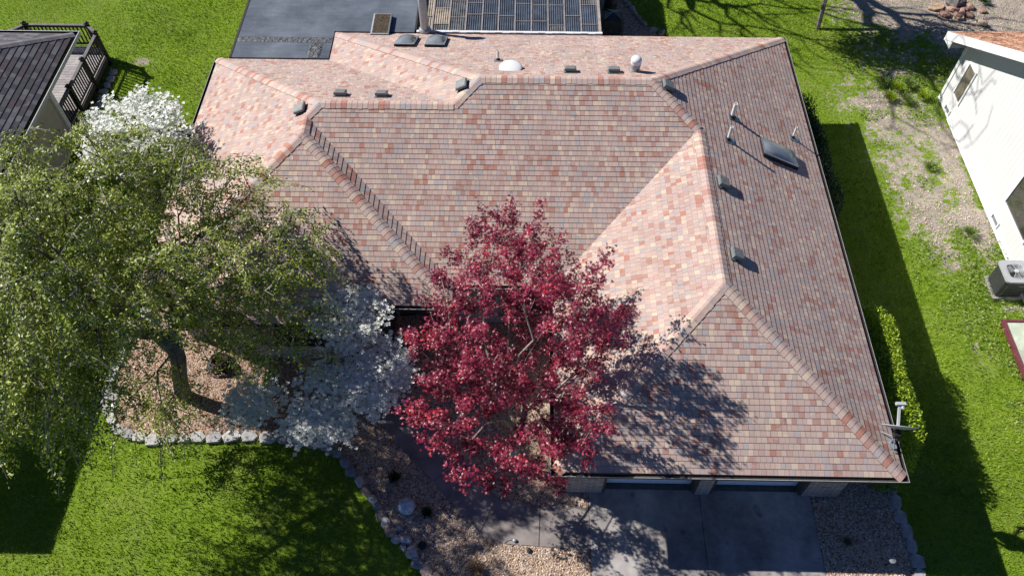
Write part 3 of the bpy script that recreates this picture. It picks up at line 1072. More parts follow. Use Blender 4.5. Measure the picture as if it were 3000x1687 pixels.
for ci_, (x0, x1) in enumerate(zip(cols[:-1], cols[1:])):
    ys_ = [22.42]
    while ys_[-1] < 29:
        ys_.append(ys_[-1] + prr.uniform(0.55, 1.25))
    for k, (ya, yb) in enumerate(zip(ys_[:-1], ys_[1:])):
        mb = MB()
        n = int((x1 - x0) / 0.0125)
        for i in range(n):
            xa, xb = x0 + (x1 - x0) * i / n, x0 + (x1 - x0) * (i + 1) / n
            za, zb = [PZ + 0.02 + 0.011 * math.sin(2 * math.pi * (q_ - x0) / 0.075) for q_ in (xa, xb)]
            lift = 0.006 * (k % 2)
            mb.face([(xa, ya - 0.02, za + lift), (xb, ya - 0.02, zb + lift), (xb, yb + 0.02, zb + lift), (xa, yb + 0.02, za + lift)])
        mat_ = 'poly_tan' if ci_ == 0 or (ci_ == 1 and k in (1, 4)) else ('poly_mid' if ci_ < 3 or (ci_, k) in ((10, 2), (5, 3), (8, 0)) else 'poly_dark')
        p = pat(mb.build('roof_panel', M[mat_], patio))
        st = MB()
        st.box(x0 + 0.03, yb - 0.012, PZ + 0.030, x1 - 0.03, yb + 0.012, PZ + 0.043)
        st.build('panel_seam', M['batten'], p)
for x in cols:
    mb = MB()
    mb.box(x - 0.018, 22.42, PZ + 0.034, x + 0.018, 29, PZ + 0.048)
    pat(mb.build('batten', M['batten'], patio))
mb = MB()
for k in range(26):
    x = -3.55 + k * (6.15 / 26)
    mb.box(x, 22.30 + 0.01 * (k % 3), HE - 0.03, x + 6.15 / 26 + 0.001, 22.40, HE + 0.045 + 0.004 * (k % 2))
pat(mb.build('white_flashing', M['white'], patio))
mb = MB()
for y in (23.3, 24.5, 25.7, 26.9, 28.1):
    mb.box(-3.5, y - 0.03, PZ - 0.12, 2.52, y + 0.03, PZ - 0.0)
pat(mb.build('rafters', M['dark_wood'], patio))
mb = MB()
mb.box(2.53, 22.42, PZ - 0.10, 2.60, 29, PZ + 0.05)
pat(mb.build('edge_board', plain('weathered_board', (0.34, 0.30, 0.26), 0.85, 0.4, 6), patio))
for y in (24.0, 28.6):
    mb = MB()
    mb.box(2.42, y - 0.05, 0, 2.51, y + 0.05, PZ - 0.001)
    pat(mb.build('post', M['dark_wood'], patio))
mb = MB(); mb.poly([(-3.5, 22.3), (2.5, 22.3), (2.5, 29), (-3.5, 29)], 0, 0.05)
tag(mb.build('patio_slab', M['old_concrete']), kind='structure')

# ------------------------------------------------------------------ ground
def inside(poly, X, Y):
    r = np.zeros(X.shape, bool)
    n = len(poly)
    for i in range(n):
        x0, y0 = poly[i]; x1, y1 = poly[(i + 1) % n]
        c = ((y0 > Y) != (y1 > Y)) & (X < (x1 - x0) * (Y - y0) / ((y1 - y0) or 1e-9) + x0)
        r ^= c
    return r


def vnoise(X, Y, sc, seed):
    """value noise"""
    g_ = np.random.default_rng(seed).random((256, 256))
    x, y = X * sc + 1000, Y * sc + 1000
    xi, yi = np.floor(x).astype(int), np.floor(y).astype(int)
    fx, fy = x - xi, y - yi
    fx, fy = fx * fx * (3 - 2 * fx), fy * fy * (3 - 2 * fy)
    G = lambda a, b: g_[a % 256, b % 256]
    return (G(xi, yi) * (1 - fx) + G(xi + 1, yi) * fx) * (1 - fy) + (G(xi, yi + 1) * (1 - fx) + G(xi + 1, yi + 1) * fx) * fy


BARE = [(18.5, 27.6, 5.0, 1.9, 0.9), (14.6, 27.4, 2.4, 1.2, 0.55), (20, 24.5, 4, 2, 0.9), (13.4, 24.6, 2.0, 1.2, 0.30), (12.3, 22.2, 1.3, 1.0, 0.5), (13.2, 19.8, 1.5, 2.6, 0.56), (14.45, 18.3, 0.4, 3.6, 0.6),
        (12.9, 16.7, 0.9, 1.5, 0.6), (14.1, 16.2, 0.5, 1.3, 0.40), (12.9, 12.9, 0.2, 0.8, 0.42), (13.0, 11.6, 0.25, 0.6, 0.42), (14.4, 13.4, 0.6, 0.2, 0.6), (13.2, 14.9, 0.7, 0.7, 0.3),
        (13.5, 8.2, 0.12, 0.8, 0.5), (13.9, 6.7, 0.12, 0.7, 0.6), (-14.2, 23.9, 0.35, 0.3, 0.6), (-14.0, 21.0, 0.25, 0.6, 0.4)]


def bare(X, Y):
    b = np.zeros(X.shape)
    for x, y, sx, sy, a in BARE:
        b += a * np.exp(-((X - x) / sx) ** 2 - ((Y - y) / sy) ** 2)
    g_ = np.clip(b * 4, 0, 1)
    b = b + g_ * ((vnoise(X, Y, 1.3, 1) - 0.5) * 0.35 + (vnoise(X, Y, 3.1, 2) - 0.5) * 0.35 + (vnoise(X, Y, 6.0, 3) - 0.5) * 0.2)
    b += 0.40 * np.clip(vnoise(X, Y, 1.6, 5) - 0.70, 0, 1) * (X > 10.8)
    return np.clip(b, 0, 1.2)


def axis(lo, hi, st):
    a = list(np.arange(lo, hi + 1e-6, st))
    d, x = st, hi
    while x < 500:
        d *= 1.5; x += d; a.append(x)
    d, x = st, lo
    while x > -500:
        d *= 1.5; x -= d; a.insert(0, x)
    return np.array(a)


gx, gy = axis(-23, 22, 0.12), axis(2, 31, 0.12)
GX, GY = np.meshgrid(gx, gy)
GZ = (vnoise(GX, GY, 0.3, 8) - 0.5) * 0.05 - 0.03
GZ[(np.abs(GX) > 30) | (GY > 38) | (GY < -5)] = -0.03
me = bpy.data.meshes.new('ground')
nx, ny = len(gx), len(gy)
me.vertices.add(nx * ny)
me.vertices.foreach_set('co', np.stack([GX, GY, GZ], -1).reshape(-1).astype(np.float32))
ii = np.arange((nx - 1) * (ny - 1))
r_, c_ = ii // (nx - 1), ii % (nx - 1)
q0 = r_ * nx + c_
F = np.stack([q0, q0 + 1, q0 + nx + 1, q0 + nx], -1).astype(np.int32)
me.loops.add(F.size); me.loops.foreach_set('vertex_index', F.reshape(-1))
me.polygons.add(len(F)); me.polygons.foreach_set('loop_start', np.arange(0, F.size, 4, dtype=np.int32))
me.materials.append(M['ground'])
at = me.attributes.new('bare', 'FLOAT', 'POINT')
at.data.foreach_set('value', bare(GX, GY).reshape(-1).astype(np.float32))
me.update(calc_edges=True)
tag(link('ground', me), kind='structure')

WALK = [(-4.05, 12.0), (-4.1, 11.0), (-3.98, 10.1), (-3.88, 9.77), (-3.51, 9.27), (-3.07, 8.75), (-2.32, 8.0), (-1.63, 7.25), (-0.9, 6.52), (-0.61, 6.36), (-0.25, 6.26), (1.79, 6.14),
        (1.79, 7.16), (0.26, 7.26), (-0.27, 7.31), (-0.5, 7.44), (-1.07, 8.13), (-1.98, 8.95), (-2.25, 9.3), (-2.91, 10.1), (-2.93, 11.0), (-3.0, 11.95)]
BED_L = [(-9.2, 13.4), (-10.8, 13.2), (-10.98, 12.6), (-11.15, 11.6), (-11.2, 10.8), (-11.15, 10.1), (-10.95, 9.5), (-10.5, 9.0), (-9.9, 8.78), (-9.0, 8.75), (-8, 8.85), (-7, 8.87), (-6, 8.82), (-5.3, 8.72),
         (-4.7, 8.45), (-4.2, 7.92), (-3.7, 7.32), (-3.3, 6.77), (-2.9, 6.42), (-2.6, 6.07), (-2.3, 5.67), (-1.9, 5.37), (-1.4, 4.95), (-1.1, 3.0), (1.79, 3.0), (1.79, 7.62), (1.4, 12.7), (-2.3, 12.95), (-9.2, 12.2)]
BED_R = [(7.36, 7.6), (7.36, 3.0), (9.5, 3.0), (9.55, 6.2), (9.55, 7.0), (9.43, 7.7), (9.4, 8.3), (9.3, 12.5), (9.3, 21.5), (7.9, 21.5), (7.9, 7.6)]
BED_T = [(2.5, 22.3), (5.9, 22.3), (5.6, 25.0), (5.0, 25.95), (4.5, 26.6), (4.3, 27.2), (4.0, 27.8), (3.8, 29.5), (2.5, 29.5)]
for poly, nm in ((BED_L, 'gravel_bed'), (BED_R, 'gravel_bed'), (BED_T, 'gravel_bed')):
    mb = MB(); mb.poly(poly, -0.1, 0.012)
    tag(mb.build(nm, M['gravel']), kind='structure')

# driveway: two lanes with a joint
DX0, DXJ, DX1 = 1.80, 4.57, 7.34
mb = MB()
mb.poly([(DX0, -6), (DXJ - 0.008, -6), (DXJ - 0.008, yF + 0.10), (DX0, yF + 0.10)], -0.1, 0.035)
mb.poly([(DXJ + 0.008, -6), (DX1, -6), (DX1, yF + 0.10), (DXJ + 0.008, yF + 0.10)], -0.1, 0.035)
mb.poly([(DX0, -6), (DX1, -6), (DX1, yF - 0.021), (DX0, yF - 0.021)], -0.1, 0.01)
tag(mb.build('driveway', M['concrete']), kind='structure')
mb = MB(); mb.poly([(1.3, yF + 0.001), (7.9, yF + 0.001), (7.9, yF + 1.2), (1.3, yF + 1.2)], -0.1, 0.02)
tag(mb.build('garage_floor', plain('garage_floor', (0.10, 0.10, 0.095), 0.8, 0.3)), kind='structure')
# walkway slabs: cut at the joints
mb = MB()
J = [(-3.95, 9.98, -2.93, 10.12), (-2.08, 7.75, -1.28, 8.35), (-0.90, 6.5, -0.44, 7.4), (0.55, 6.2, 0.60, 7.28)]
slabs = [[(-4.05, 12.0), (-4.1, 11.0), (-3.98, 10.12), (-2.92, 10.14), (-2.93, 11.0), (-3.0, 11.95)],
         [(-3.975, 10.10), (-3.88, 9.77), (-3.51, 9.27), (-3.07, 8.75), (-2.32, 8.0), (-2.14, 7.82), (-1.33, 8.40), (-1.98, 8.95), (-2.25, 9.3), (-2.90, 10.12)],
         [(-2.12, 7.80), (-1.63, 7.25), (-0.9, 6.52), (-0.5, 7.42), (-1.07, 8.13), (-1.31, 8.38)],
         [(-0.88, 6.51), (-0.61, 6.36), (-0.25, 6.26), (0.54, 6.21), (0.58, 7.24), (0.26, 7.26), (-0.27, 7.31), (-0.48, 7.41)],
         [(0.56, 6.21), (1.785, 6.14), (1.785, 7.16), (0.60, 7.24)]]
for s_ in slabs: mb.poly(s_, -0.1, 0.032)
tag(mb.build('walkway', M['old_concrete']), kind='structure')

HOUSE_FP = [(8.0, 7.5), (8.0, 21.7), (2.6, 21.7), (2.6, 29), (-9.2, 31), (-9.2, 11.9), (-2.2, 11.3), (-2.2, 12.6), (1.3, 12.6), (1.3, 7.5)]
DRIVE = [(DX0, -6), (DX1, -6), (DX1, 7.7), (DX0, 7.7)]


def scatter(n, x0, x1, y0, y1, inc=None, exc=()):
    X = rng.uniform(x0, x1, n); Y = rng.uniform(y0, y1, n)
    k = np.ones(n, bool)
    if inc is not None: k &= inside(inc, X, Y)
    for e in exc: k &= ~inside(e, X, Y)
    return X[k], Y[k]


def stones_mesh(name, X, Y, r0, r1, mat, flat=0.55, z=0.012, tint=None):
    n = len(X)
    base = np.array([(1, 0, 0), (0, 1, 0), (-1, 0, 0), (0, -1, 0), (0, 0, 1)], float)
    R_ = rng.uniform(r0, r1, n)
    sc = np.stack([R_ * rng.uniform(0.7, 1.4, n), R_ * rng.uniform(0.6, 1.0, n), R_ * flat * rng.uniform(0.6, 1.3, n)], -1)
    an = rng.uniform(0, 2 * math.pi, n)
    Vv = base[None] * sc[:, None]
    Vv = Vv + rng.normal(0, 0.18, Vv.shape) * R_[:, None, None]
    c, s__ = np.cos(an)[:, None], np.sin(an)[:, None]
    x = Vv[..., 0] * c - Vv[..., 1] * s__ + X[:, None]
    y = Vv[..., 0] * s__ + Vv[..., 1] * c + Y[:, None]
    zz = Vv[..., 2] + z + R_[:, None] * 0.12
    P_ = np.stack([x, y, zz], -1)
    tri = np.array([(0, 1, 4), (1, 2, 4), (2, 3, 4), (3, 0, 4)])
    T = P_[:, tri].reshape(-1, 3, 3)
    tt = rng.random(n) if tint is None else tint
    return np_mesh(name, T, 3, mat, np.repeat(tt, 4))


X1, Y1 = scatter(40000, -11.2, 1.8, 4.8, 12.9, BED_L, (WALK, HOUSE_FP))
chip = (X1 < -5.5) & (Y1 > 8.6)
tag(stones_mesh('bed_pebbles', X1[~chip], Y1[~chip], 0.014, 0.036, M['pebble'], 0.6), 'tan pebbles covering the bed beside the walkway', 'pebbles', kind='stuff')
tag(stones_mesh('wood_chips', X1[chip], Y1[chip], 0.014, 0.038, M['chip'], 0.35), 'reddish bark chips under the large green tree', 'bark chips', kind='stuff')
X1, Y1 = scatter(11000, 7.36, 9.6, 4.8, 9.5, BED_R, (HOUSE_FP,))
tag(stones_mesh('bed_pebbles', X1, Y1, 0.014, 0.036, M['pebble'], 0.6), 'tan pebbles in the bed right of the driveway', 'pebbles', kind='stuff')
X1, Y1 = scatter(9000, 2.5, 6.0, 22, 29, BED_T)
tag(stones_mesh('bed_pebbles', X1, Y1, 0.014, 0.036, M['pebble'], 0.6), 'brown gravel beside the patio cover behind the house', 'pebbles', kind='stuff')
# small stones and chips on the bare ground to the right
X1 = rng.uniform(10.5, 24, 30000); Y1 = rng.uniform(9, 31, 30000)
k = bare(X1, Y1) > 0.5
X1, Y1 = X1[k], Y1[k]
tag(stones_mesh('ground_litter', X1, Y1, 0.010, 0.035, M['pebble'], 0.4, -0.02, rng.uniform(0.3, 1, len(X1))), 'pale stone chips and litter on the bare ground by the white house', 'litter', kind='stuff')

# grass
def blades(name, X, Y, h0, h1, w, mat, lean=0.8, z=-0.03, tint=None, label=None, cat=None):
    n = len(X)
    h = rng.uniform(h0, h1, n); an = rng.uniform(0, 2 * math.pi, n); an2 = rng.uniform(0, 2 * math.pi, n)
    w_ = w * rng.uniform(0.6, 1.4, n)
    le = lean * rng.uniform(0.2, 1.2, n) * h
    b0 = np.stack([X - np.cos(an) * w_, Y - np.sin(an) * w_, np.full(n, z)], -1)
    b1 = np.stack([X + np.cos(an) * w_, Y + np.sin(an) * w_, np.full(n, z)], -1)
    tp = np.stack([X + np.cos(an2) * le, Y + np.sin(an2) * le, z + h], -1)
    o = np_mesh(name, np.stack([b0, b1, tp], 1), 3, mat, tint)
    return tag(o, label, cat, kind='stuff')


N = 520000
X1 = rng.uniform(-22, 21, N); Y1 = rng.uniform(4.6, 29.5, N)
vis = (np.abs(X1) < 12.4 + (Y1 - 5) * 0.42)
for e in (HOUSE_FP, BED_L, BED_R, BED_T, DRIVE, WALK): vis &= ~inside(e, X1, Y1)
X1, Y1 = X1[vis], Y1[vis]
bb = bare(X1, Y1)
keep = rng.random(len(X1)) > np.clip((bb - 0.15) * 2.0, 0, 0.93)
X1, Y1 = X1[keep], Y1[keep]
tn = np.clip(0.46 + (vnoise(X1, Y1, 0.35, 21) - 0.5) * 0.5 + (vnoise(X1, Y1, 1.3, 22) - 0.5) * 0.5 + (vnoise(X1, Y1, 4.0, 23) - 0.5) * 0.4 + rng.normal(0, 0.2, len(X1)), 0, 1)
blades('lawn_grass', X1, Y1, 0.04, 0.095, 0.012, M['blade'], 0.9, -0.03, tn, 'short mown grass of the lawns around the house', 'grass')

# broad-leaved weeds in the right-hand strip
def leaf_quads(Cn, dirs, L, W, rngl=rng):
    """Cn (n,3) centres, dirs (n,3) length direction; random roll"""
    n = len(Cn)
    dirs = dirs / np.linalg.norm(dirs, axis=1, keepdims=True)
    rv = rngl.normal(size=(n, 3)); rv[:, 2] = np.abs(rv[:, 2]) * 1.6 + 0.5
    s1 = np.cross(dirs, rv); s1 /= np.linalg.norm(s1, axis=1, keepdims=True) + 1e-9
    L = np.asarray(L).reshape(-1, 1); W = np.asarray(W).reshape(-1, 1)
    return np.stack([Cn - dirs * L * 0.5, Cn + s1 * W * 0.5 - dirs * L * 0.05, Cn + dirs * L * 0.5, Cn - s1 * W * 0.5 - dirs * L * 0.05], 1)


nW = 26000
X1 = rng.uniform(11.4, 17, nW); Y1 = rng.uniform(5, 26, nW)
wn_ = vnoise(X1, Y1, 1.3, 31)
k = (wn_ > 0.42 + 0.25 * (Y1 > 16)) & (X1 < 14.8 + 3 * (Y1 > 23)) & (bare(X1, Y1) < 0.75)
k &= (X1 > 12.2 + 0.9 * (Y1 < 12) - 0.4 * (Y1 > 14))
X1, Y1 = X1[k], Y1[k]; n = len(X1)
an = rng.uniform(0, 2 * math.pi, n)
dr = np.stack([np.cos(an), np.sin(an), rng.uniform(0.1, 0.9, n)], -1)
cc = np.stack([X1, Y1, rng.uniform(-0.0, 0.09, n)], -1)
tag(np_mesh('weed_patch', leaf_quads(cc, dr, rng.uniform(0.05, 0.11, n), rng.uniform(0.02, 0.045, n)), 4, M['weed']), 'coarse broad-leaved weeds growing in the right side yard', 'weeds', kind='stuff')


# ------------------------------------------------------------------ edging stones and rocks
def rock(name, x, y, rx, ry, h, mat, label, cat, group=None, z=0.0, rz_=None, tint=None, flat=True, r=RND, n=9):
    n = 6 if flat and n == 9 else n
    h = h * (0.75 if flat else 0.8)
    mb = MB()
    ang = r.uniform(0, 6.28) if rz_ is None else rz_
    prof = [r.uniform(0.80, 1.28) for _ in range(n)]
    lv = [(1.0, 0.0), (1.0, 0.7), (0.95, 0.95), (0.6, 1.0)] if flat else [(0.85, 0.0), (1.02, 0.4), (0.86, 0.85), (0.45, 1.0)]
    rings = []
    for s0, hh in lv:
        rg = []
        for k in range(n):
            a = 2 * math.pi * k / n
            px, py = math.cos(a) * rx * prof[k] * s0, math.sin(a) * ry * prof[k] * s0
            rg.append((px * math.cos(ang) - py * math.sin(ang), px * math.sin(ang) + py * math.cos(ang), hh * h + r.uniform(-0.07, 0.07) * h * (hh > 0)))
        rings.append(rg)
    c = tint if tint is not None else r.random()
    for a, b in zip(rings[:-1], rings[1:]):
        for k in range(n):
            mb.face([a[k], a[(k + 1) % n], b[(k + 1) % n], b[k]], c)
    mb.face(rings[-1], c)
    o = mb.build(name, mat)
    o.location = (x, y, z)
    return tag(o, label, cat, group)


ORD = 'first second third fourth fifth sixth seventh eighth ninth tenth eleventh twelfth thirteenth fourteenth fifteenth sixteenth seventeenth eighteenth nineteenth twentieth twenty-first twenty-second twenty-third twenty-fourth twenty-fifth twenty-sixth'.split()
GRP1 = 'flat edging stones around the bark bed'
S1 = [(-10.86, 12.80, .28, .16), (-11.00, 12.25, .30, .17), (-11.10, 11.80, .26, .15), (-11.13, 11.35, .24, .14), (-11.18, 10.98, .22, .13), (-11.20, 10.62, .22, .13), (-11.17, 10.25, .20, .15), (-10.95, 10.02, .15, .12),
      (-11.12, 9.90, .18, .12), (-10.98, 9.62, .22, .14), (-10.80, 9.36, .20, .12), (-10.55, 9.08, .18, .13), (-10.25, 8.95, .2, .13), (-9.92, 8.88, .2, .15), (-9.52, 8.80, .24, .15), (-9.08, 8.84, .22, .13), (-8.72, 8.88, .16, .12),
      (-8.38, 8.90, .20, .14), (-7.95, 8.92, .24, .15), (-7.48, 8.95, .24, .16), (-7.02, 8.96, .24, .16), (-6.55, 8.92, .24, .15), (-6.10, 8.90, .22, .14), (-5.70, 8.88, .20, .15), (-5.32, 8.80, .19, .14), (-4.98, 8.70, .18, .13)]
for i, (x, y, a, b) in enumerate(S1):
    nxt = S1[min(i + 1, len(S1) - 1)]; prv = S1[max(i - 1, 0)]
    an = math.atan2(nxt[1] - prv[1], nxt[0] - prv[0])
    rock('edging_stone', x, y, a * 1.08, b * 1.15, 0.12, M['stone'], ORD[i] + ' flat grey edging stone from the house wall round the bark bed', 'edging stone', GRP1, -0.02, an, None, True)
S2 = [(-4.66, 8.52, .16, .13), (-4.42, 8.28, .18, .13), (-4.22, 8.0, .17, .13), (-3.98, 7.76, .15, .12), (-3.78, 7.50, .20, .13), (-3.60, 7.30, .15, .10), (-3.46, 7.12, .14, .10), (-3.36, 6.90, .14, .12), (-3.22, 6.72, .15, .13), (-3.06, 6.50, .18, .15),
      (-2.88, 6.58, .10, .09), (-2.92, 6.30, .14, .12), (-2.68, 6.30, .16, .12), (-2.72, 6.12, .12, .09), (-2.50, 5.98, .17, .14), (-2.36, 5.74, .17, .14), (-2.12, 5.56, .20, .15), (-1.86, 5.42, .16, .12), (-1.62, 5.25, .16, .12), (-1.5, 4.98, .18, .14)]
for i, (x, y, a, b) in enumerate(S2):
    rock('edging_stone', x, y, a, b, 0.16, M['tan_stone'] if i in (4, 7, 9, 16) or i > 16 else M['stone'], ORD[i] + ' rough rock down the pebble bed edge from the shaded dogwood', 'edging stone', 'rough rocks edging the pebble bed', -0.02, -0.8 + RND.uniform(-0.3, 0.3), None, False)
S3 = [(9.40, 8.12, .16, .13), (9.44, 7.85, .20, .14), (9.46, 7.45, .24, .15), (9.46, 7.08, .2, .16), (9.52, 6.72, .22, .14), (9.56, 6.38, .24, .15), (9.60, 6.0, .2, .15), (9.55, 5.66, .2, .15), (9.52, 5.3, .2, .15)]
for i, (x, y, a, b) in enumerate(S3):
    rock('edging_stone', x, y, a, b, 0.12, M['stone'], ORD[i] + ' stone from the garage corner in the edging right of the driveway', 'edging stone', 'stones edging the bed right of the driveway', -0.02, 1.5, 0.3, True)
S4 = [(3.95, 27.85, .16, .12), (4.10, 27.6, .16, .12), (4.26, 27.33, .17, .13), (4.33, 27.0, .16, .12), (4.45, 26.72, .16, .12), (4.62, 26.42, .16, .12), (4.95, 26.02, .2, .13), (5.25, 25.85, .18, .12)]
for i, (x, y, a, b) in enumerate(S4):
    rock('edging_stone', x, y, a, b, 0.16, M['tan_stone'], ORD[7 - i] + ' rock from the back eave, edging the gravel beside the patio cover', 'edging stone', 'rocks edging the gravel behind the patio', -0.02, None, None, False)
rr = random.Random(3)
for i in range(16):
    x, y = 16.9 + rr.gauss(0, 0.42), 27.35 + rr.gauss(0, 0.28)
    rock('rock', x, y, rr.uniform(.10, .22), rr.uniform(.09, .16), rr.uniform(.10, .22), M['red_rock'], 'reddish rock in the heap around the old stump', 'rock', 'rocks heaped around the stump', -0.01, None, rr.uniform(0, 0.95), False, rr)
rock('rock', 16.85, 27.12, .12, .1, .15, M['red_rock'], 'small white rock in the heap around the stump', 'rock', None, 0.02, None, 1.0, False, rr)
rock('slab', 16.2, 27.65, .36, .20, .10, M['red_rock'], 'flat tan stone slab left of the rock heap', 'stone slab', None, -0.01, 0.3, 0.85, True, rr)
rock('tree_stump', 17.0, 27.95, .42, .36, .42, M['bark'], 'weathered grey stump amid the reddish rocks', 'stump', None, -0.05, None, None, False, rr, 13)
for i, (x, y) in enumerate([(-14.98, 23.2), (-14.95, 22.85), (-14.98, 22.5), (-15.0, 22.15), (-14.98, 21.8), (-14.96, 21.42)]):
    rock('border_stone', x, y, .17, .14, .14, M['stone'], ORD[i] + ' round stone from the far end below the dark deck railing', 'stone', 'round stones under the deck edge', -0.02, None, 0.4, False, rr)


# ------------------------------------------------------------------ trees
def grow(root, trunk, pts, alpha=0.45, jit=0.25, seed=1, sag=0.0):
    """nodes + parent index: every point joins the nearest grown node, short ways back to the root preferred"""
    g = np.random.default_rng(seed)
    nodes = [np.array(root, float)] + [np.array(p, float) for p in trunk]
    par = [-1] + list(range(len(trunk)))
    pl = [0.0]
    for i in range(1, len(nodes)): pl.append(pl[-1] + np.linalg.norm(nodes[i] - nodes[i - 1]))
    hub = nodes[-1]
    order = np.argsort(np.linalg.norm(pts - hub, axis=1))
    ends = []
    for k in order:
        p = pts[k]
        A_ = np.array(nodes); L = np.array(pl)
        d = np.linalg.norm(A_ - p, axis=1)
        cost = d + alpha * L
        cost[0] += 5
        if len(trunk) > 1: cost[1:len(trunk)] += 1.0
        j = int(np.argmin(cost))
        a = A_[j]
        dist = d[j]
        m = max(1, int(dist / 0.45))
        prev = j
        for s_ in range(1, m + 1):
            t_ = s_ / m
            q = a * (1 - t_) + p * t_
            if s_ < m: q = q + g.normal(0, jit * 0.3, 3) * min(dist, 1.2) * 0.35 + np.array([0, 0, 0.10 * dist * math.sin(math.pi * t_)])
            nodes.append(q); par.append(prev); pl.append(pl[prev] + np.linalg.norm(q - nodes[prev]))
            prev = len(nodes) - 1
        ends.append(prev)
    return np.array(nodes), par, ends


def tree_wood(name, nodes, par, parent, mat, r_tip=0.008, ex=2.35, rmax=None, sides=6, rmin_side=0.03):
    n = len(nodes)
    r = np.zeros(n)
    kids = [[] for _ in range(n)]
    for i, p in enumerate(par):
        if p >= 0: kids[p].append(i)
    e0, e1 = 1.2, 5.0
    for _ in range(18):
        ex = (e0 + e1) / 2
        for i in range(n - 1, -1, -1):
            if not kids[i]: r[i] = r_tip
            else: r[i] = max(r_tip, sum(r[k] ** ex for k in kids[i]) ** (1 / ex))
        if not rmax: break
        if r[0] > rmax: e0 = ex
        else: e1 = ex
    if rmax and rmax > 0.1: r[0] *= 1.35
    mb = MB()
    # chains: follow the thickest child
    started = [False] * n
    for i in range(n):
        p = par[i]
        if p < 0: continue
        main = max(kids[p], key=lambda k: r[k]) if kids[p] else None
        if started[i]: continue
        if i == main and par[p] >= 0: continue
        chain = [p, i]
        started[i] = True
        c = i
        while kids[c]:
            c = max(kids[c], key=lambda k: r[k])
            started[c] = True
            chain.append(c)
        rad = [r[q] for q in chain]
        rad[0] = rad[1]
        sd = sides if max(rad) > rmin_side else (4 if max(rad) > 0.012 else 3)
        mb.tube([nodes[q] for q in chain], rad, sd, False)
    return mb.build(name, mat, parent, smooth=True), r


def ell_pts(lobes, n, g, shell=0.0):
    out = []
    w_ = np.array([l[6] if len(l) > 6 else l[3] * l[4] * l[5] for l in lobes]); w_ = w_ / w_.sum()
    for l, k in zip(lobes, (w_ * n).astype(int)):
        v = g.normal(size=(k, 3)); v /= np.linalg.norm(v, axis=1, keepdims=True)
        rr_ = g.random((k, 1)) ** (1 / 3)
        if shell: rr_ = shell + (1 - shell) * rr_
        out.append(np.array(l[:3]) + v * rr_ * np.array(l[3:6]))
    return np.concatenate(out)


def spread(pts, mind):
    keep = []
    for p in pts:
        if all((p[0] - q[0]) ** 2 + (p[1] - q[1]) ** 2 + (p[2] - q[2]) ** 2 > mind * mind for q in keep): keep.append(p)
    return np.array(keep)


# --- red Japanese maple
g1 = np.random.default_rng(21)
maple = thing('maple_tree', 'red-leaved maple in front of the entry between garage and house', 'tree', (-0.1, 8.3, 0))
lob = [(0.0, 9.9, 4.6, 2.1, 2.0, 1.6), (0.0, 11.0, 5.4, 1.4, 1.1, 1.0), (1.3, 9.9, 5.0, 1.0, 1.5, 1.1), (-0.3, 8.0, 3.2, 1.7, 1.3, 1.2), (-1.5, 9.4, 3.9, 1.1, 1.2, 1.0), (-0.1, 7.25, 2.4, 1.4, 0.7, 0.6), (1.15, 8.2, 3.8, 0.9, 1.2, 1.0), (1.2, 7.5, 2.7, 0.8, 0.8, 0.7), (-1.7, 8.2, 2.9, 0.9, 1.0, 0.7)]
pts = ell_pts(lob, 900, g1, 0.5)
pts = pts[pts[:, 2] > 1.5]
pts = spread(pts, 0.37)
gap = vnoise(pts[:, 0] * 1.0 + pts[:, 2] * 0.7, pts[:, 1], 1.3, 77)
pts = pts[gap > 0.36]
nodes, par, ends = grow((-0.1, 8.3, 0), [(-0.1, 8.32, 0.5), (-0.05, 8.4, 1.0), (0.0, 8.5, 1.5)], pts, 0.5, 0.3, 2)
nodes_l = nodes - np.array([-0.1, 8.3, 0])
tree_wood('trunk', nodes_l, par, maple, M['twig'], 0.006, 2.3, 0.13)
# leaf clusters
cl = nodes_l[ends]
extra = nodes_l[[par[e] for e in ends]]
cl = np.concatenate([cl, cl + g1.normal(0, 0.12, cl.shape), extra[::4]])
nl = 50
cdir = cl - np.array([0.05, 1.2, 1.6]); cdir /= np.linalg.norm(cdir, axis=1, keepdims=True)
cdir = cdir + g1.normal(0, 0.35, cdir.shape) + np.array([0, 0, 0.35]); cdir /= np.linalg.norm(cdir, axis=1, keepdims=True)
along = g1.uniform(-0.12, 0.30, (len(cl) * nl, 1))
base = np.repeat(cl, nl, 0) + np.repeat(cdir, nl, 0) * along + g1.normal(0, 1, (len(cl) * nl, 3)) * (0.085 - 0.12 * np.abs(along - 0.05))
ctint = np.repeat(np.clip(g1.normal(0.46, 0.2, len(cl)), 0, 1), nl) + g1.normal(0, 0.2, len(base))
Q, T = [], []
K = 5
nm_ = g1.normal(0, 1, (len(base), 3)) * 0.45 + np.array([0, 0, 1.0])
nm_ /= np.linalg.norm(nm_, axis=1, keepdims=True)
ax1 = np.cross(nm_, g1.normal(size=base.shape)); ax1 /= np.linalg.norm(ax1, axis=1, keepdims=True)
ax2 = np.cross(nm_, ax1)
sz = g1.uniform(0.042, 0.074, len(base))
for k in range(K):
    th = (k - 2) * 0.72
    d = ax1 * math.cos(th) + ax2 * math.sin(th) - nm_ * 0.25
    L = sz * (1.0 - 0.12 * abs(k - 2))
    c = base + d * (L * 0.5)[:, None]
    s1 = np.cross(nm_, d); s1 /= np.linalg.norm(s1, axis=1, keepdims=True)
    W = L * 0.32
    Q.append(np.stack([c - d * (L * 0.5)[:, None], c + s1 * (W * 0.5)[:, None], c + d * (L * 0.5)[:, None], c - s1 * (W * 0.5)[:, None]], 1))
    T.append(ctint)
np_mesh('crown', np.concatenate(Q), 4, M['maple_leaf'], np.clip(np.concatenate(T), 0, 1), maple)

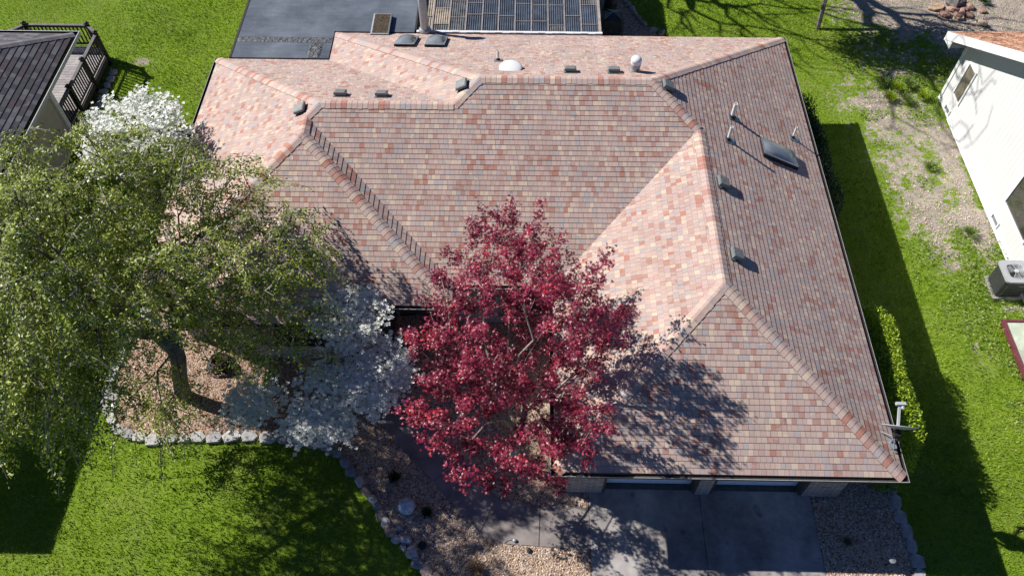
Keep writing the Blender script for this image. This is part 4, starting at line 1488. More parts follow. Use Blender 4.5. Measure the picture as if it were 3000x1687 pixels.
# --- the large green tree on the left
g2 = np.random.default_rng(5)
gt0 = np.array([-9.04, 10.1, 0.0])
gtree = thing('shade_tree', 'large spreading green tree with drooping twigs over the bark bed', 'tree', tuple(gt0))
lob = [(-10.1, 10.4, 6.0, 2.1, 3.4, 1.8, 19.0), (-10.2, 7.55, 5.2, 1.9, 2.15, 1.4, 11.0), (-8.03, 11.32, 5.6, 2.59, 2.11, 1.3, 9.0), (-6.17, 10.94, 5.3, 1.63, 1.44, 1.0, 5.0), (-9.89, 12.47, 6.1, 2.3, 1.2, 1.0, 7.0), (-11.3, 12.2, 5.9, 1.3, 2.0, 1.4, 5.5), (-9.03, 9.0, 5.5, 1.34, 1.15, 0.9, 1.6), (-10.2, 5.95, 4.8, 1.4, 1.06, 0.9, 5.0), (-9.1, 8.9, 2.3, 0.6, 0.5, 0.5, 0.35), (-5.8, 10.64, 5.2, 1.2, 1.2, 0.7, 3.0), (-5.9, 9.8, 4.2, 1.0, 0.9, 0.7, 1.8), (-9.3, 6.5, 4.5, 0.9, 0.9, 0.7, 1.8), (-8.8, 8.9, 1.2, 0.7, 0.4, 0.5, 1.8), (-8.6, 9.4, 2.2, 0.5, 0.4, 0.5, 1.0), (-9.1, 10.6, 3.4, 0.9, 0.8, 0.7, 1.6), (-7.4, 10.2, 4.0, 0.9, 0.8, 0.7, 1.4)]
pts = ell_pts(lob, 3600, g2, 0.3)
pts = spread(pts, 0.46)
gap = vnoise(pts[:, 0] + pts[:, 2] * 0.6, pts[:, 1], 0.8, 55)
pts = pts[gap > 0.33]
nodes, par, ends = grow(gt0, [gt0 + np.array(o_) for o_ in ((0.10, 0.0, 0.6), (0.26, 0.03, 1.2), (0.42, 0.08, 1.8), (0.50, 0.12, 2.3))], pts, 0.42, 0.5, 4)
nodes_l = nodes - gt0
tree_wood('trunk', nodes_l, par, gtree, M['bark'], 0.011, 2.15, 0.21)
# flared root collar
tips = nodes_l[ends]
# drooping twigs
tw = MB()
LC, LD, LT = [], [], []
for e, p in zip(ends, tips):
    pd = p - nodes_l[par[e]]
    out = np.array([p[0], p[1], 0.0]); out = out / (np.linalg.norm(out) + 1e-6)
    nt_ = 4
    cl_t = g2.normal(0.48, 0.2)
    for k in range(nt_):
        d0 = out * 0.6 + g2.normal(0, 0.65, 3); d0[2] = abs(d0[2]) * 0.3 + 0.05
        d0 /= np.linalg.norm(d0)
        Lt = g2.uniform(0.5, 1.0) if g2.random() < 0.7 else g2.uniform(1.0, 1.7)
        seg = 6
        q = p.copy(); path = [q.copy()]
        for s_ in range(seg):
            d0 = d0 + np.array([0, 0, -0.24]); d0 /= np.linalg.norm(d0)
            q = q + d0 * Lt / seg
            path.append(q.copy())
            m = 10
            for _ in range(m):
                LC.append(q + g2.normal(0, 0.06, 3) - np.array([0, 0, 0.02])); LD.append(d0 * np.array([0.8, 0.8, 0.35]) + g2.normal(0, 0.6, 3) + np.array([0, 0, 0.05])); LT.append(cl_t)
        if k < 3: tw.tube(path, 0.008, 3, False)
tw.build('twigs', M['twig'], gtree)
LC, LD, LT = np.array(LC), np.array(LD), np.array(LT)
nL = len(LC)
np_mesh('crown', leaf_quads(LC, LD, g2.uniform(0.06, 0.11, nL), g2.uniform(0.028, 0.046, nL), g2), 4, M['green_leaf'], np.clip(LT + g2.normal(0, 0.2, nL), 0, 1), gtree)


# --- dogwoods
def dogwood(base, lobes, n, seed, label, flower=(0.045, 0.065), per=34, leafk=0.35, spr=0.2, mind=0.22, flat=0.35, nv=0.3):
    g = np.random.default_rng(seed)
    b = np.array(base, float)
    t = thing('dogwood_tree', label, 'tree', tuple(b))
    pts = spread(ell_pts(lobes, n, g, 0.2), mind)
    nodes, par, ends = grow(b, [b + np.array((0.0, 0.0, 0.5)), b + np.array((0.02, 0.02, 0.95))], pts, 0.5, 0.3, seed)
    nl_ = nodes - b
    tree_wood('trunk', nl_, par, t, M['dark_bark'], 0.005, 2.3, 0.09)
    c = nl_[ends]
    c = np.concatenate([c, c + g.normal(0, 0.12, c.shape) * np.array([1, 1, flat])])
    P = np.repeat(c, per, 0) + g.normal(0, 1, (len(c) * per, 3)) * np.array([spr, spr, spr * flat])
    # four bracts per blossom, facing up
    m = len(P)
    nm = g.normal(0, nv, (m, 3)) + np.array([0, 0, 1.0]); nm /= np.linalg.norm(nm, axis=1, keepdims=True)
    a1 = np.cross(nm, g.normal(size=(m, 3))); a1 /= np.linalg.norm(a1, axis=1, keepdims=True)
    a2 = np.cross(nm, a1)
    s = g.uniform(flower[0], flower[1], m)[:, None]
    Q = []
    for k in range(4):
        d = (a1, a2, -a1, -a2)[k]; e = (a2, -a1, -a2, a1)[k]
        Q.append(np.stack([P, P + d * s * 0.6 + e * s * 0.42 + nm * s * 0.1, P + d * s + nm * s * 0.16, P + d * s * 0.6 - e * s * 0.42 + nm * s * 0.1], 1))
    tt = np.tile(g.random(m), 4)
    np_mesh('blossoms', np.concatenate(Q), 4, M['blossom'], tt, t)
    q = int(m * leafk)
    Lc = P[g.integers(0, m, q)] + g.normal(0, 0.05, (q, 3)) - np.array([0, 0, 0.05])
    np_mesh('leaves', leaf_quads(Lc, g.normal(0, 1, (q, 3)) * np.array([1, 1, 0.5]), g.uniform(0.04, 0.07, q), g.uniform(0.018, 0.03, q), g), 4, M['dogwood_leaf'], None, t)
    return t


dogwood((-11.9, 17.3, 0), [(-11.8, 17.1, 3.2, 0.9, 0.8, 0.6), (-10.75, 17.35, 3.5, 0.8, 0.7, 0.5), (-10.15, 16.4, 3.6, 0.7, 0.8, 0.6), (-11.0, 16.3, 3.3, 0.85, 0.75, 0.6), (-11.9, 16.4, 2.7, 0.75, 0.7, 0.5)], 700, 41,
        'white-flowering dogwood in full sun between the dark deck and the house', (0.045, 0.065), 15, 0.5, 0.11, 0.25, 0.6, 0.35)
dogwood((-4.9, 9.8, 0), [(-4.25, 10.9, 2.9, 0.9, 0.85, 0.16), (-3.45, 9.5, 2.5, 0.85, 1.05, 0.16), (-4.6, 9.45, 2.3, 0.65, 0.5, 0.13), (-4.75, 8.45, 2.0, 0.9, 0.62, 0.14), (-6.5, 9.07, 1.8, 0.75, 0.58, 0.12)], 1600, 43,
        'white-flowering dogwood in shade in front of the entry', (0.050, 0.068), 9, 0.35, 0.14, 0.17, 0.2, 0.12)


# --- hedges beside the garage wall
def hedge(x0, x1, y0, y1, h, n, leafm, label, seed, taper=0.0):
    g = np.random.default_rng(seed)
    t = thing('hedge', label, 'hedge', ((x0 + x1) / 2, (y0 + y1) / 2, 0))
    cx, cy = (x0 + x1) / 2, (y0 + y1) / 2
    v = g.normal(size=(n, 3)); v[:, 2] = np.abs(v[:, 2])
    v = v / (np.abs(v) ** 4).sum(1, keepdims=True) ** 0.25
    v *= (g.random((n, 1)) * 0.22 + 0.80)
    lump = 1 + 0.22 * (vnoise(v[:, 1] * (y1 - y0) * 0.5 + v[:, 0], v[:, 2] * 2, 1.6, seed) - 0.5)
    P = v * np.array([(x1 - x0) / 2, (y1 - y0) / 2, h]) * lump[:, None]
    m = len(P)
    np_mesh('foliage', leaf_quads(P, g.normal(0, 1, (m, 3)) + np.array([0, 0, 0.4]), g.uniform(0.05, 0.09, m), g.uniform(0.03, 0.05, m), g), 4, leafm, None, t)
    mb = MB()
    k = 0
    y = y0 + 0.3
    while y < y1 - 0.2:
        for a in (-0.2, 0.0, 0.2):
            mb.tube([(0.0, y - cy, -0.02), (a * 0.6, y - cy + g.normal(0, 0.08), h * 0.5), (a * 1.2, y - cy + g.normal(0, 0.15), h * 0.85)], [0.025, 0.018, 0.008], 5, False)
        y += 0.45
    mb.build('stems', M['dark_bark'], t)
    return t


hedge(8.8, 9.88, 7.95, 12.5, 2.02, 36000, M['hedge_leaf'], 'yellow-green hedge beside the garage, partly in sun', 61)
hedge(8.75, 9.65, 15.5, 21.2, 1.75, 26000, M['yew_leaf'], 'dark green hedge in shade along the right wall', 62)


# --- bare tree and small leafy tree behind the house; only their shadows and one trunk show
g3 = np.random.default_rng(9)
b0 = np.array([1.2, 31.2, 0.0])
bt = thing('bare_tree', 'tall bare tree behind the house throwing branch shadows on roof and lawn', 'tree', tuple(b0))
pts = spread(ell_pts([(1.0, 30.6, 8.0, 4.2, 3.4, 3.0), (-0.5, 29.6, 6.5, 3.0, 2.2, 2.0)], 520, g3, 0.3), 0.6)
nodes, par, ends = grow(b0, [b0 + np.array((0.05, 0, 1.2)), b0 + np.array((0.0, -.1, 2.4)), b0 + np.array((-0.1, -.2, 3.6))], pts, 0.4, 0.8, 10)
tree_wood('trunk', nodes - b0, par, bt, M['bark'], 0.016, 2.25, 0.24)
b0 = np.array([6.5, 32.5, 0.0])
bt2 = thing('bare_tree', 'second tall bare tree behind the right side of the house, beyond the picture', 'tree', tuple(b0))
pts = spread(ell_pts([(5.6, 29.0, 10.0, 4.2, 3.6, 3.2), (3.5, 26.5, 10.5, 3.0, 2.6, 2.4)], 520, g3, 0.3), 0.6)
nodes, par, ends = grow(b0, [b0 + np.array((0.05, 0, 1.5)), b0 + np.array((0.0, -.2, 3.2)), b0 + np.array((-0.1, -.4, 4.8))], pts, 0.4, 0.9, 14)
tree_wood('trunk', nodes - b0, par, bt2, M['bark'], 0.018, 2.25, 0.28)
b0 = np.array([11.3, 26.3, 0.0])
st = thing('young_tree', 'slender grey tree trunk at the edge of the back lawn beside a dark shadow', 'tree', tuple(b0))
pts = spread(ell_pts([(10.3, 26.5, 3.3, 2.2, 1.2, 0.9), (12.0, 26.6, 3.5, 1.6, 1.1, 0.9), (11.2, 27.4, 4.2, 2.2, 1.2, 0.9)], 700, g3, 0.1), 0.34)
nodes, par, ends = grow(b0, [b0 + np.array((0.04, .25, 0.6)), b0 + np.array((0.1, .6, 1.3)), b0 + np.array((0.17, 1.0, 2.0))], pts, 0.45, 0.3, 12)
tree_wood('trunk', nodes - b0, par, st, M['bark'], 0.008, 2.2, 0.085)
c = (nodes - b0)[ends]
P = np.repeat(c, 100, 0) + g3.normal(0, 0.24, (len(c) * 100, 3))
np_mesh('crown', leaf_quads(P, g3.normal(0, 1, P.shape), g3.uniform(0.08, 0.13, len(P)), g3.uniform(0.05, 0.08, len(P)), g3), 4, M['green_leaf'], None, st)


# ------------------------------------------------------------------ left neighbour: dark roof, beige wall, deck
nb = thing('neighbour_house', 'beige neighbour house with a dark grey shingle hip roof at the left edge', 'house', (-20, 15, 0))


def nbp(o):
    o.location = (20, -15, 0)
    return o


NE, NS = 2.85, 0.46
nx1, ny0, ny1, nx0 = -14.67, 7.35, 21.72, -26.0
hw = (nx1 - nx0) / 2
ra, rb2 = ((nx0 + nx1) / 2, ny1 - hw), ((nx0 + nx1) / 2, ny0 + hw)
nr = MB()
courses(nr, [(nx1, ny0), (nx1, ny1), ra, rb2], 0, -1, nx1, NE, NS, 0.155, 0.013, 21)
courses(nr, [(nx1, ny1), (nx0, ny1), ra], 1, -1, ny1, NE, NS, 0.155, 0.013, 22)
courses(nr, [(nx0, ny0), (nx1, ny0), rb2], 1, 1, ny0, NE, NS, 0.155, 0.013, 23)
courses(nr, [(nx0, ny1), (nx0, ny0), rb2, ra], 0, 1, nx0, NE, NS, 0.155, 0.013, 24)
nroof = nbp(nr.build('roof', [M['dark_shingle'], plain('dark_butt', (0.02, 0.02, 0.022), 0.9)], nb))
for a, b in (((nx1, ny1), ra), ((nx1, ny0), rb2), ((nx0, ny1), ra), ((nx0, ny0), rb2)):
    mb = MB(); cap_run(mb, a, NE, b, NE + NS * hw, NS * 0.7071, 0.15, 0.17)
    mb.build('ridge_cap', [M['dark_cap'], M['butt']], nroof)
nout = [(nx0, ny0), (nx1, ny0), (nx1, ny1), (nx0, ny1)]
g = MB()
ring(g, offset(nout, -0.02), NE, offset(nout, -0.02), NE - 0.2)
ring(g, nout, NE - 0.10, offset(nout, 0.12), NE - 0.10)
ring(g, offset(nout, 0.12), NE - 0.10, offset(nout, 0.12), NE)
nbp(g.build('gutter', M['gutter'], nb))
g = MB()
ring(g, offset(nout, 0.12), NE + 0.002, offset(nout, 0.145), NE + 0.002)
ring(g, offset(nout, 0.145), NE + 0.002, offset(nout, 0.145), NE - 0.13)
nbp(g.build('gutter_face', plain('grey_white_gutter', (0.45, 0.46, 0.47), 0.5, 0.1), nb))
g = MB(); g.face([(x, y, NE - 0.19) for x, y in reversed(nout)])
nbp(g.build('soffit', M['white'], nb))
g = MB(); wall_strip(g, [(nx0 + .4, ny0 + .45), (-15.15, ny0 + .45), (-15.15, 19.75), (nx0 + .4, 19.75)], -0.1, NE - 0.2, True)
nbp(g.build('wall', M['beige'], nb))
g = MB(); g.box(-15.20, 19.62, 0, -15.08, 19.80, NE - 0.2)
nbp(g.build('corner_trim', M['white'], nb))

deck = thing('deck', 'low wooden deck with dark baluster railing behind the grey-roofed neighbour', 'deck', (-17, 22, 0))


def dkp(o):
    o.location = (17, -22, 0)
    return o


DZ = 0.42
dout = [(-15.22, 19.85), (-15.22, 23.70), (-15.68, 24.18), (-17.95, 24.18), (-18.45, 23.70), (-18.45, 19.85)]
mb = MB()
y = 19.86
while y < 24.1:
    x1_ = -15.25 if y < 23.66 else -15.25 - (y - 23.66)
    x0_ = -18.42 if y < 23.66 else -18.42 + (y - 23.66)
    mb.box(x0_, y, DZ - 0.035, x1_, y + 0.125, DZ, RND.random())
    y += 0.137
dkp(mb.build('deck_boards', M['deck_wood'], deck))
mb = MB()
for a, b in zip(dout[:-1], dout[1:]):
    mb.bar((a[0], a[1], DZ - 0.13), (b[0], b[1], DZ - 0.13), 0.04, 0.20)
dkp(mb.build('rim_board', M['dark_wood'], deck))
posts = [(-15.22, 20.85), (-15.22, 22.25), (-15.22, 23.70), (-15.68, 24.18), (-17.95, 24.18), (-18.45, 23.70), (-18.45, 21.8)]
for x, y in posts:
    mb = MB()
    mb.box(x - 0.055, y - 0.055, -0.05, x + 0.055, y + 0.055, 1.40)
    p = dkp(mb.build('post', M['rail'], deck))
    mb = MB()
    mb.box(x - 0.08, y - 0.08, 1.401, x + 0.08, y + 0.08, 1.43)
    mb.lathe([(0.09, 1.43), (0.05, 1.47), (0, 1.49)], (x, y, 0), 4)
    mb.build('post_cap', M['rail'], p)
runs = [((-15.22, 19.9), posts[0])] + list(zip(posts[:-1], posts[1:])) + [(posts[-1], (-18.45, 19.9))]
for a, b in runs:
    a, b = Vector((a[0], a[1], 0)), Vector((b[0], b[1], 0))
    mb = MB(); mb.bar(a + Vector((0, 0, 1.34)), b + Vector((0, 0, 1.34)), 0.11, 0.035)
    dkp(mb.build('top_rail', M['rail_top'], deck))
    mb = MB(); mb.bar(a + Vector((0, 0, 1.27)), b + Vector((0, 0, 1.27)), 0.035, 0.07); mb.bar(a + Vector((0, 0, 0.55)), b + Vector((0, 0, 0.55)), 0.035, 0.07)
    dkp(mb.build('rail', M['rail'], deck))
    L = (b - a).length
    n = max(1, int(L / 0.135))
    for k in range(1, n):
        q = a + (b - a) * (k / n)
        mb = MB(); mb.box(q.x - 0.019, q.y - 0.019, 0.55, q.x + 0.019, q.y + 0.019, 1.30)
        dkp(mb.build('baluster', M['rail'], deck))

# ------------------------------------------------------------------ right neighbour: white gable wall
wh = thing('white_house', 'white-sided neighbour house with a brown shake roof at the right edge', 'house', (18, 17, 0))


def whp(o):
    o.location = (-18, -17, 0)
    return o


WX, WY1, WY0 = 14.85, 22.45, 10.9
RZ0, RS = 2.40, 0.575
ry = (22.9 + WY0 - 0.45) / 2
peak = lambda y: RZ0 + RS * (22.9 - y if y > ry else y - (WY0 - 0.45))
mb = MB()
wp = [(WX, WY0, -0.1), (WX, WY0, peak(WY0) - 0.06), (WX, ry, peak(ry) - 0.06), (WX, WY1, peak(WY1) - 0.06), (WX, WY1, -0.1)]
mb.face(wp)
mb.face([(WX, WY1, -0.1), (WX, WY1, peak(WY1) - 0.06), (26, WY1, peak(WY1) - 0.06), (26, WY1, -0.1)])
mb.face([(26, WY0, -0.1), (26, WY0, peak(WY0) - 0.06), (WX, WY0, peak(WY0) - 0.06), (WX, WY0, -0.1)])
whp(mb.build('wall', M['siding'], wh))
mb = MB(); mb.box(WX - 0.035, WY1 - 0.10, 0, WX - 0.003, WY1 + 0.03, 2.3)
whp(mb.build('corner_board', M['white'], wh))
mb = MB(); mb.box(WX - 0.05, WY0, 0.0, WX - 0.004, WY1, 0.05)
mb.tube([(WX - 0.09, 21.3, 0.05), (WX - 0.09, 13.5, 0.05)], 0.025, 8)
whp(mb.build('base_trim', M['white'], wh))
RX0 = 14.22
rfm = MB()
for sgn_, ye in ((-1, 22.9), (1, WY0 - 0.45)):
    T_ = abs(ry - ye)
    k = 0
    while k * 0.16 < T_:
        t0, t1 = k * 0.16, min((k + 1) * 0.16, T_)
        x = RX0
        while x < 26:
            wd = RND.uniform(0.10, 0.24)
            th_ = RND.uniform(0.02, 0.04)
            ya, yb = ye + sgn_ * (t0 - RND.uniform(0, .03)), ye + sgn_ * t1
            za, zb = RZ0 + RS * t0 + th_ + 0.03, RZ0 + RS * t1 + 0.03
            cl_ = RND.random()
            rfm.face([(x, ya, za), (x + wd - 0.01, ya, za), (x + wd - 0.01, yb, zb), (x, yb, zb)], cl_)
            rfm.face([(x, ya, za - 0.04), (x + wd - 0.01, ya, za - 0.04), (x + wd - 0.01, ya, za), (x, ya, za)], cl_ * 0.4)
            x += wd
        k += 1
rf = whp(rfm.build('roof', M['shake'], wh))
mb = MB()
for ye, sgn_ in ((22.9, -1), (WY0 - 0.45, 1)):
    a = [(RX0, ye, RZ0 + 0.0), (RX0, ry, RZ0 + RS * abs(ry - ye))]
    zz = 0.26
    (xa, ya, za), (xb, yb, zb) = a
    xi = RX0 + 0.045
    mb.face([(xa, ya, za + 0.05), (xb, yb, zb + 0.05), (xb, yb, zb - zz), (xa, ya, za - zz)])
    mb.face([(xi, ya, za + 0.05), (xi, yb, zb + 0.05), (xb, yb, zb + 0.05), (xa, ya, za + 0.05)])
    mb.face([(xa, ya, za - zz), (xb, yb, zb - zz), (xi, yb, zb - zz), (xi, ya, za - zz)])
    mb.face([(xi, ya, za - 0.10), (xi, yb, zb - 0.10), (26, yb, zb - 0.10), (26, ya, za - 0.10)])
mb.box(RX0 + 0.002, 22.86, RZ0 - 0.28, 26, 22.93, RZ0 + 0.045)
mb.face([(RX0 + 0.02, 22.45, RZ0 - 0.26), (RX0 + 0.02, 22.9, RZ0 - 0.28), (26, 22.9, RZ0 - 0.28), (26, 22.45, RZ0 - 0.26)])
mb.face([(RX0 + 0.022, 22.9, RZ0 - 0.28), (RX0 + 0.022, 22.9, RZ0), (RX0 + 0.022, 22.42, RZ0 + 0.2), (RX0 + 0.022, 22.42, RZ0 - 0.28)])
whp(mb.build('fascia', M['white'], wh))


def side_window(y0, y1, z0, z1, nm, glassm='glass', t_=0.06):
    mb = MB()
    x0, x1 = WX - 0.045, WX + 0.02
    mb.box(x0, y0, z0, x1, y0 + t_, z1); mb.box(x0, y1 - t_, z0, x1, y1, z1)
    mb.box(x0, y0 + t_, z0, x1, y1 - t_, z0 + t_); mb.box(x0, y0 + t_, z1 - t_, x1, y1 - t_, z1)
    o = whp(mb.build(nm, M['white'], wh))
    mb = MB(); mb.box(WX - 0.012, y0 + t_, z0 + t_, WX + 0.01, y1 - t_, z1 - t_)
    if nm == 'vent':
        pass
    mb.build('pane' if nm == 'window' else 'grille', M[glassm], o)
    return o


M['curtain_glass'] = plain('curtained_glass', (0.16, 0.14, 0.11), 0.1, 0.6, 2.0, 0, 40, 0, 0.8)
side_window(21.22, 21.86, 0.70, 2.08, 'window', 'curtain_glass')
side_window(15.1, 16.78, 0.85, 2.1, 'window', 'glass')
side_window(21.42, 21.86, 0.02, 0.28, 'vent', 'vent_grey', 0.045)
side_window(16.34, 16.85, 0.04, 0.30, 'vent', 'vent_grey', 0.045)

# ------------------------------------------------------------------ air conditioner
ac = thing('air_conditioner', 'grey air conditioning unit with round fan grille beside the white house', 'air conditioner', (14.32, 14.12, 0))
mb = MB(); mb.box(-0.41, -0.41, -0.05, 0.41, 0.41, 0.05)
mb.build('pad', M['concrete'], ac)


def rrect(h, r, n=5):
    out = []
    for cx_, cy_, a0 in ((h - r, h - r, 0), (-h + r, h - r, 90), (-h + r, -h + r, 180), (h - r, -h + r, 270)):
        for k in range(n + 1):
            a = math.radians(a0 + 90 * k / n)
            out.append((cx_ + r * math.cos(a), cy_ + r * math.sin(a)))
    return out


mb = MB(); rp = rrect(0.36, 0.08)
mb.poly(rp, 0.06, 0.78)
mb.build('coil', M['black_metal'], ac)
mb = MB()
ro = rrect(0.375, 0.09)
n = len(ro)
for k in range(24):
    z = 0.08 + k * 0.029
    for i in range(n):
        a, b = ro[i], ro[(i + 1) % n]
        mb.face([(a[0], a[1], z), (b[0], b[1], z), (b[0], b[1], z + 0.003), (a[0], a[1], z + 0.003)])
for side in range(4):
    for k in range(17):
        u = -0.30 + k * 0.0375
        p = [(u, -0.377), (0.377, u), (u, 0.377), (-0.377, u)][side]
        mb.box(p[0] - 0.0015, p[1] - 0.0015, 0.07, p[0] + 0.0015, p[1] + 0.0015, 0.775)
mb.build('guard', M['vent_grey'], ac)
mb = MB()
ro = rrect(0.40, 0.10)
hole = [(0.29 * math.cos(2 * math.pi * k / len(ro) + 0.0), 0.29 * math.sin(2 * math.pi * k / len(ro))) for k in range(len(ro))]
# align ring of the hole with the outline by angle
oa = [math.atan2(p[1], p[0]) for p in ro]
hole = [(0.29 * math.cos(a), 0.29 * math.sin(a)) for a in oa]
for i in range(n):
    j = (i + 1) % n
    mb.face([(ro[i][0], ro[i][1], 0.83), (ro[j][0], ro[j][1], 0.83), (hole[j][0], hole[j][1], 0.835), (hole[i][0], hole[i][1], 0.835)])
    mb.face([(ro[i][0], ro[i][1], 0.77), (ro[j][0], ro[j][1], 0.77), (ro[j][0], ro[j][1], 0.83), (ro[i][0], ro[i][1], 0.83)])
    mb.face([(hole[i][0], hole[i][1], 0.835), (hole[j][0], hole[j][1], 0.835), (hole[j][0], hole[j][1], 0.785), (hole[i][0], hole[i][1], 0.785)])
mb.build('top_cover', plain('ac_grey', (0.34, 0.35, 0.37), 0.5, 0.08), ac)
mb = MB()
for k in range(9):
    r0 = 0.07 + k * 0.025
    mb.lathe([(r0, 0.84), (r0 + 0.006, 0.845)], (0, 0, 0), 28)
for k in range(8):
    a = 2 * math.pi * k / 8
    mb.tube([(0.05 * math.cos(a), 0.05 * math.sin(a), 0.85), (0.30 * math.cos(a + 0.2), 0.30 * math.sin(a + 0.2), 0.838)], 0.005, 5)
mb.lathe([(0.07, 0.84), (0.06, 0.865), (0, 0.87)], (0, 0, 0), 20)
mb.build('fan_grille', M['dish'], ac)
mb = MB()
for k in range(3):
    a = 2 * math.pi * k / 3
    c, s_ = math.cos(a), math.sin(a)
    mb.face([(0.05 * c, 0.05 * s_, 0.80), (0.27 * math.cos(a - 0.1), 0.27 * math.sin(a - 0.1), 0.80), (0.27 * math.cos(a + 0.8), 0.27 * math.sin(a + 0.8), 0.792), (0.05 * math.cos(a + 0.9), 0.05 * math.sin(a + 0.9), 0.792)])
mb.build('fan_blades', M['vent_grey'], ac)
mb = MB(); mb.box(0.05, -0.392, 0.60, 0.19, -0.384, 0.625)
mb.build('badge', M['gutter_lip'], ac)

# maroon-edged hatch cover
hc = thing('hatch_cover', 'pale green board with a maroon frame lying by the white house', 'hatch cover', (14.6, 12.0, 0))
mb = MB(); mb.box(-0.66, -0.95, 0.0, 1.0, 0.84, 0.10)
mb.build('board', plain('mossy_white_board', (0.42, 0.47, 0.38), 0.7, 0.35, 2.5), hc)
mb = MB()
mb.box(-0.74, -1.0, -0.02, -0.663, 0.92, 0.14); mb.box(-0.66, 0.845, -0.02, 1.0, 0.92, 0.14); mb.box(-0.66, -1.0, -0.02, 1.0, -0.953, 0.14)
mb.build('frame', plain('maroon_wood', (0.13, 0.03, 0.04), 0.7, 0.3), hc)

# ------------------------------------------------------------------ small things
pot = thing('hose_pot', 'terracotta pot wrapped in a coiled black hose by the brick wall', 'hose pot', (-8.27, 11.05, 0.02))
mb = MB()
mb.lathe([(0.12, 0.0), (0.165, 0.27), (0.18, 0.27), (0.18, 0.30), (0.145, 0.30), (0.13, 0.1), (0, 0.1)], (0, 0, 0), 24)
mb.build('pot', M['terracotta'], pot, smooth=False)
mb = MB()
hr = random.Random(2)
path = []
for k in range(11 * 26):
    a = 2 * math.pi * k / 26
    tno = k / 26
    rr0 = 0.36 - 0.015 * tno + 0.012 * math.sin(a * 0.37)
    path.append((rr0 * math.cos(a) + 0.01 * math.sin(tno * 5), rr0 * math.sin(a) + 0.01 * math.cos(tno * 4), 0.02 + 0.030 * tno + 0.006 * math.sin(a * 1.3)))
mb.tube(path, 0.013, 6)
mb.build('hose', M['rubber'], pot, smooth=True)

mb = MB()
N_ = 24
for i in range(N_ // 2):
    t0, t1 = math.pi * i / (N_ // 2), math.pi * (i + 1) / (N_ // 2)
    for k in range(N_):
        a, b = 2 * math.pi * k / N_, 2 * math.pi * (k + 1) / N_
        P = lambda t, a_: (0.215 * math.sin(t) * math.cos(a_), 0.215 * math.sin(t) * math.sin(a_), 0.215 * math.cos(t))
        q = [P(t0, a), P(t1, a), P(t1, b), P(t0, b)]
        mb.face(q if 0 < i < N_ // 2 - 1 else ([q[0], q[1], q[2]] if i == 0 else [q[0], q[1], q[3]]))
m, t, b = nt('speckled_globe')
co = objco(t)
c = ramp(t, [(0.3, (0.16, 0.20, 0.30)), (0.5, (0.42, 0.46, 0.55)), (0.7, (0.72, 0.75, 0.80))], noise(t, 14, 6, co, 0.75))
t.links.new(c, b.inputs['Base Color']); b.inputs['Roughness'].default_value = 0.35
o = mb.build('garden_globe', m, smooth=True, weld=True)
o.location = (-2.72, 7.08, 0.20)
tag(o, 'speckled blue and white ball resting on the pebble bed', 'garden ball')


def path_lamp(x, y, h, label):
    t_ = thing('path_lamp', label, 'garden lamp', (x, y, 0), 'path lamps in the beds')
    mb = MB(); mb.tube([(0, 0, -0.02), (0, 0, h)], 0.012, 8); mb.build('stake', M['black_metal'], t_)
    mb = MB(); mb.lathe([(0.02, h), (0.045, h + 0.005), (0.04, h + 0.08), (0, h + 0.08)], (0, 0, 0), 16); mb.build('lens', M['pvc'], t_)
    mb = MB(); mb.lathe([(0.04, h + 0.081), (0.08, h + 0.085), (0.075, h + 0.10), (0, h + 0.115)], (0, 0, 0), 20); mb.build('cap', M['galv'], t_)


path_lamp(-10.62, 9.58, 0.34, 'small round path lamp at the rounded corner of the bark bed')
path_lamp(8.82, 5.90, 0.36, 'small path lamp in the pebble bed right of the driveway')

# tufts, dark shrubs
def tuft(name, x, y, r, h, n, mat, label, cat, seed):
    g = np.random.default_rng(seed)
    a = g.uniform(0, 2 * math.pi, n); q = g.random(n) ** 0.6 * r
    d = np.stack([np.cos(a) * q, np.sin(a) * q, np.full(n, h) * g.uniform(0.4, 1, n)], -1)
    Cn = d * g.uniform(0.35, 0.9, (n, 1))
    o = np_mesh(name, leaf_quads(Cn, d + g.normal(0, 0.03, d.shape), g.uniform(0.06, 0.12, n), g.uniform(0.012, 0.03, n), g), 4, mat)
    o.location = (x, y, 0.01)
    return tag(o, label, cat)


tuft('dark_shrub', -3.10, 7.85, 0.22, 0.28, 500, M['yew_leaf'], 'small dark shrub above the speckled ball in the pebble bed', 'shrub', 1)
tuft('dark_shrub', -2.22, 6.98, 0.17, 0.14, 350, M['yew_leaf'], 'low dark plant right of the speckled ball', 'plant', 2)
tuft('dry_plant', 8.02, 6.45, 0.15, 0.14, 260, M['dry'], 'withered brown plant in the bed right of the driveway', 'plant', 3)
tuft('dry_plant', -0.95, 5.66, 0.30, 0.16, 320, M['dry'], 'withered red-brown plant at the bottom of the pebble bed', 'plant', 4)
tuft('leafy_plant', 18.15, 28.0, 0.35, 0.28, 500, M['yew_leaf'], 'broad green plant right of the rock heap', 'plant', 5)
tuft('grass_clump', 13.55, 19.0, 0.30, 0.16, 700, M['weed'], 'bright round grass clump on the pale ground by the white house', 'grass clump', 6)
tuft('grass_clump', 14.0, 16.2, 0.32, 0.18, 600, M['weed'], 'grass clump near the lower vent of the white house', 'grass clump', 7)
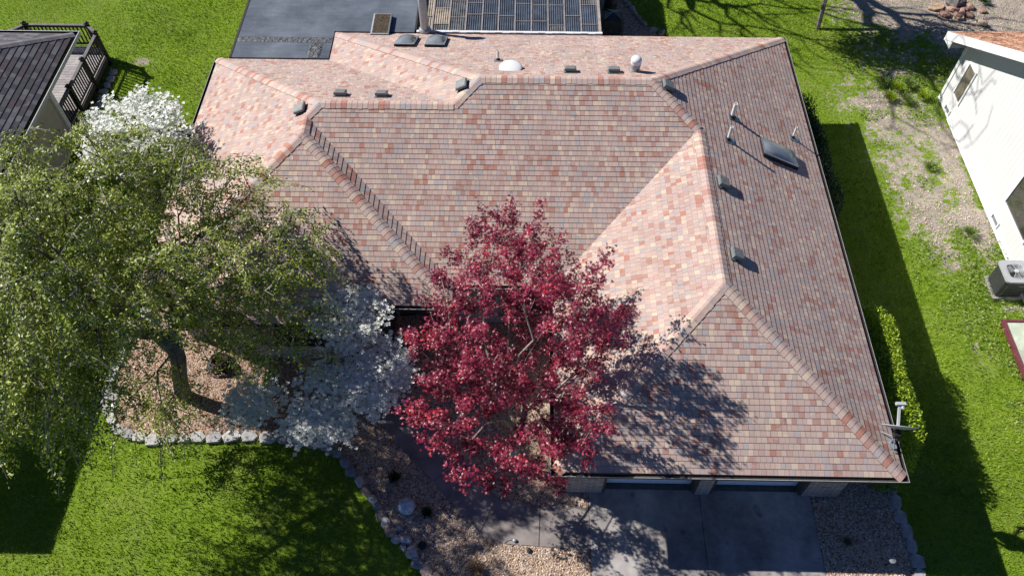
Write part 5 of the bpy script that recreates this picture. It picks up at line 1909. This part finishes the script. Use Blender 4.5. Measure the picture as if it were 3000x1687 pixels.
for i, (x, y) in enumerate([(12.9, 23.1), (13.4, 22.8), (13.9, 23.0), (14.2, 22.4), (13.6, 22.2), (13.0, 22.3)]):
    tuft('weed_clump', x, y, 0.34, 0.35, 650, M['hedge_leaf'] if i % 2 else M['weed'], ('yellow-flowering', 'bushy dark green')[i % 2 == 0] + ' weed clump ' + ('farthest left of six', 'second from left of six', 'farthest back of six', 'nearest the wall of six', 'nearest the camera of six', 'front left of six')[i] + ' by the white house corner', 'weeds', 10 + i)['group'] = 'yellow weeds by the white house corner'
rock('rock', 0.31, 6.10, .07, .05, .06, M['rubber'], 'small dark rock on the pebbles below the walkway', 'rock', None, 0.02, None, 0.2, False)
mb = MB(); mb.lathe([(0.10, 0.0), (0.10, 0.035), (0, 0.04)], (0, 0, 0), 18)
o = mb.build('drain_cap', M['rubber']); o.location = (-2.27, 6.18, 0.015); tag(o, 'round black drain cap sunk in the pebble bed', 'drain cap')
mb = MB()
mb.tube([(-0.20, -0.05, 0.04), (-0.15, 0.02, 0.06), (-0.05, 0.05, 0.07), (0.05, 0.03, 0.06)], 0.008, 6)
mb.lathe([(0.0, 0.03), (0.05, 0.045), (0.04, 0.07), (0, 0.08)], (0.06, 0.0, 0), 12)
o = mb.build('sprinkler', M['galv']); o.location = (-0.10, 6.33, 0.02); tag(o, 'small grey sprinkler lying on the walkway edge', 'sprinkler')
fx = thing('walk_light', 'black hooked garden light at the top of the walkway', 'garden lamp', (-3.58, 9.7, 0.03))
mb = MB(); mb.tube([(0, 0, 0), (0, 0, 0.30), (0.05, 0.02, 0.38), (0.14, 0.02, 0.38)], 0.010, 8); mb.build('stem', M['black_metal'], fx)
mb = MB(); mb.lathe([(0.02, 0.38), (0.07, 0.33), (0.075, 0.32)], (0.14, 0.02, 0), 16); mb.build('shade', M['black_metal'], fx)
# dark covered things beside the patio
mb = MB()
tp = [(0.0, -0.5), (0.9, -0.35), (1.0, 0.45), (0.1, 0.55)]
cen = (0.5, 0.05, 0.85)
for i in range(4):
    a, b_ = tp[i], tp[(i + 1) % 4]
    ma = ((a[0] * .7 + cen[0] * .3), (a[1] * .7 + cen[1] * .3), 0.72); m2 = ((b_[0] * .7 + cen[0] * .3), (b_[1] * .7 + cen[1] * .3), 0.66 + 0.05 * i)
    mb.face([(a[0], a[1], 0), (b_[0], b_[1], 0), m2, ma]); mb.face([ma, m2, cen])
o = mb.build('covered_grill', plain('dark_tarp', (0.03, 0.035, 0.045), 0.4, 0.5, 8, 0.8, 9, 0, 0.5, 0, 0.05)); o.location = (2.85, 25.9, 0)
tag(o, 'grill under a dark tarp beside the patio cover', 'covered grill')
mb = MB(); mb.lathe([(0.24, 0), (0.27, 0.5), (0.22, 0.62), (0.1, 0.7), (0, 0.72)], (0, 0, 0), 14)
o = mb.build('trash_bin', plain('dark_bin', (0.04, 0.042, 0.045), 0.5, 0.4, 9, 0.3, 20), smooth=True); o.location = (3.35, 27.2, 0)
tag(o, 'dark grey lidded bin beside the patio cover', 'bin')
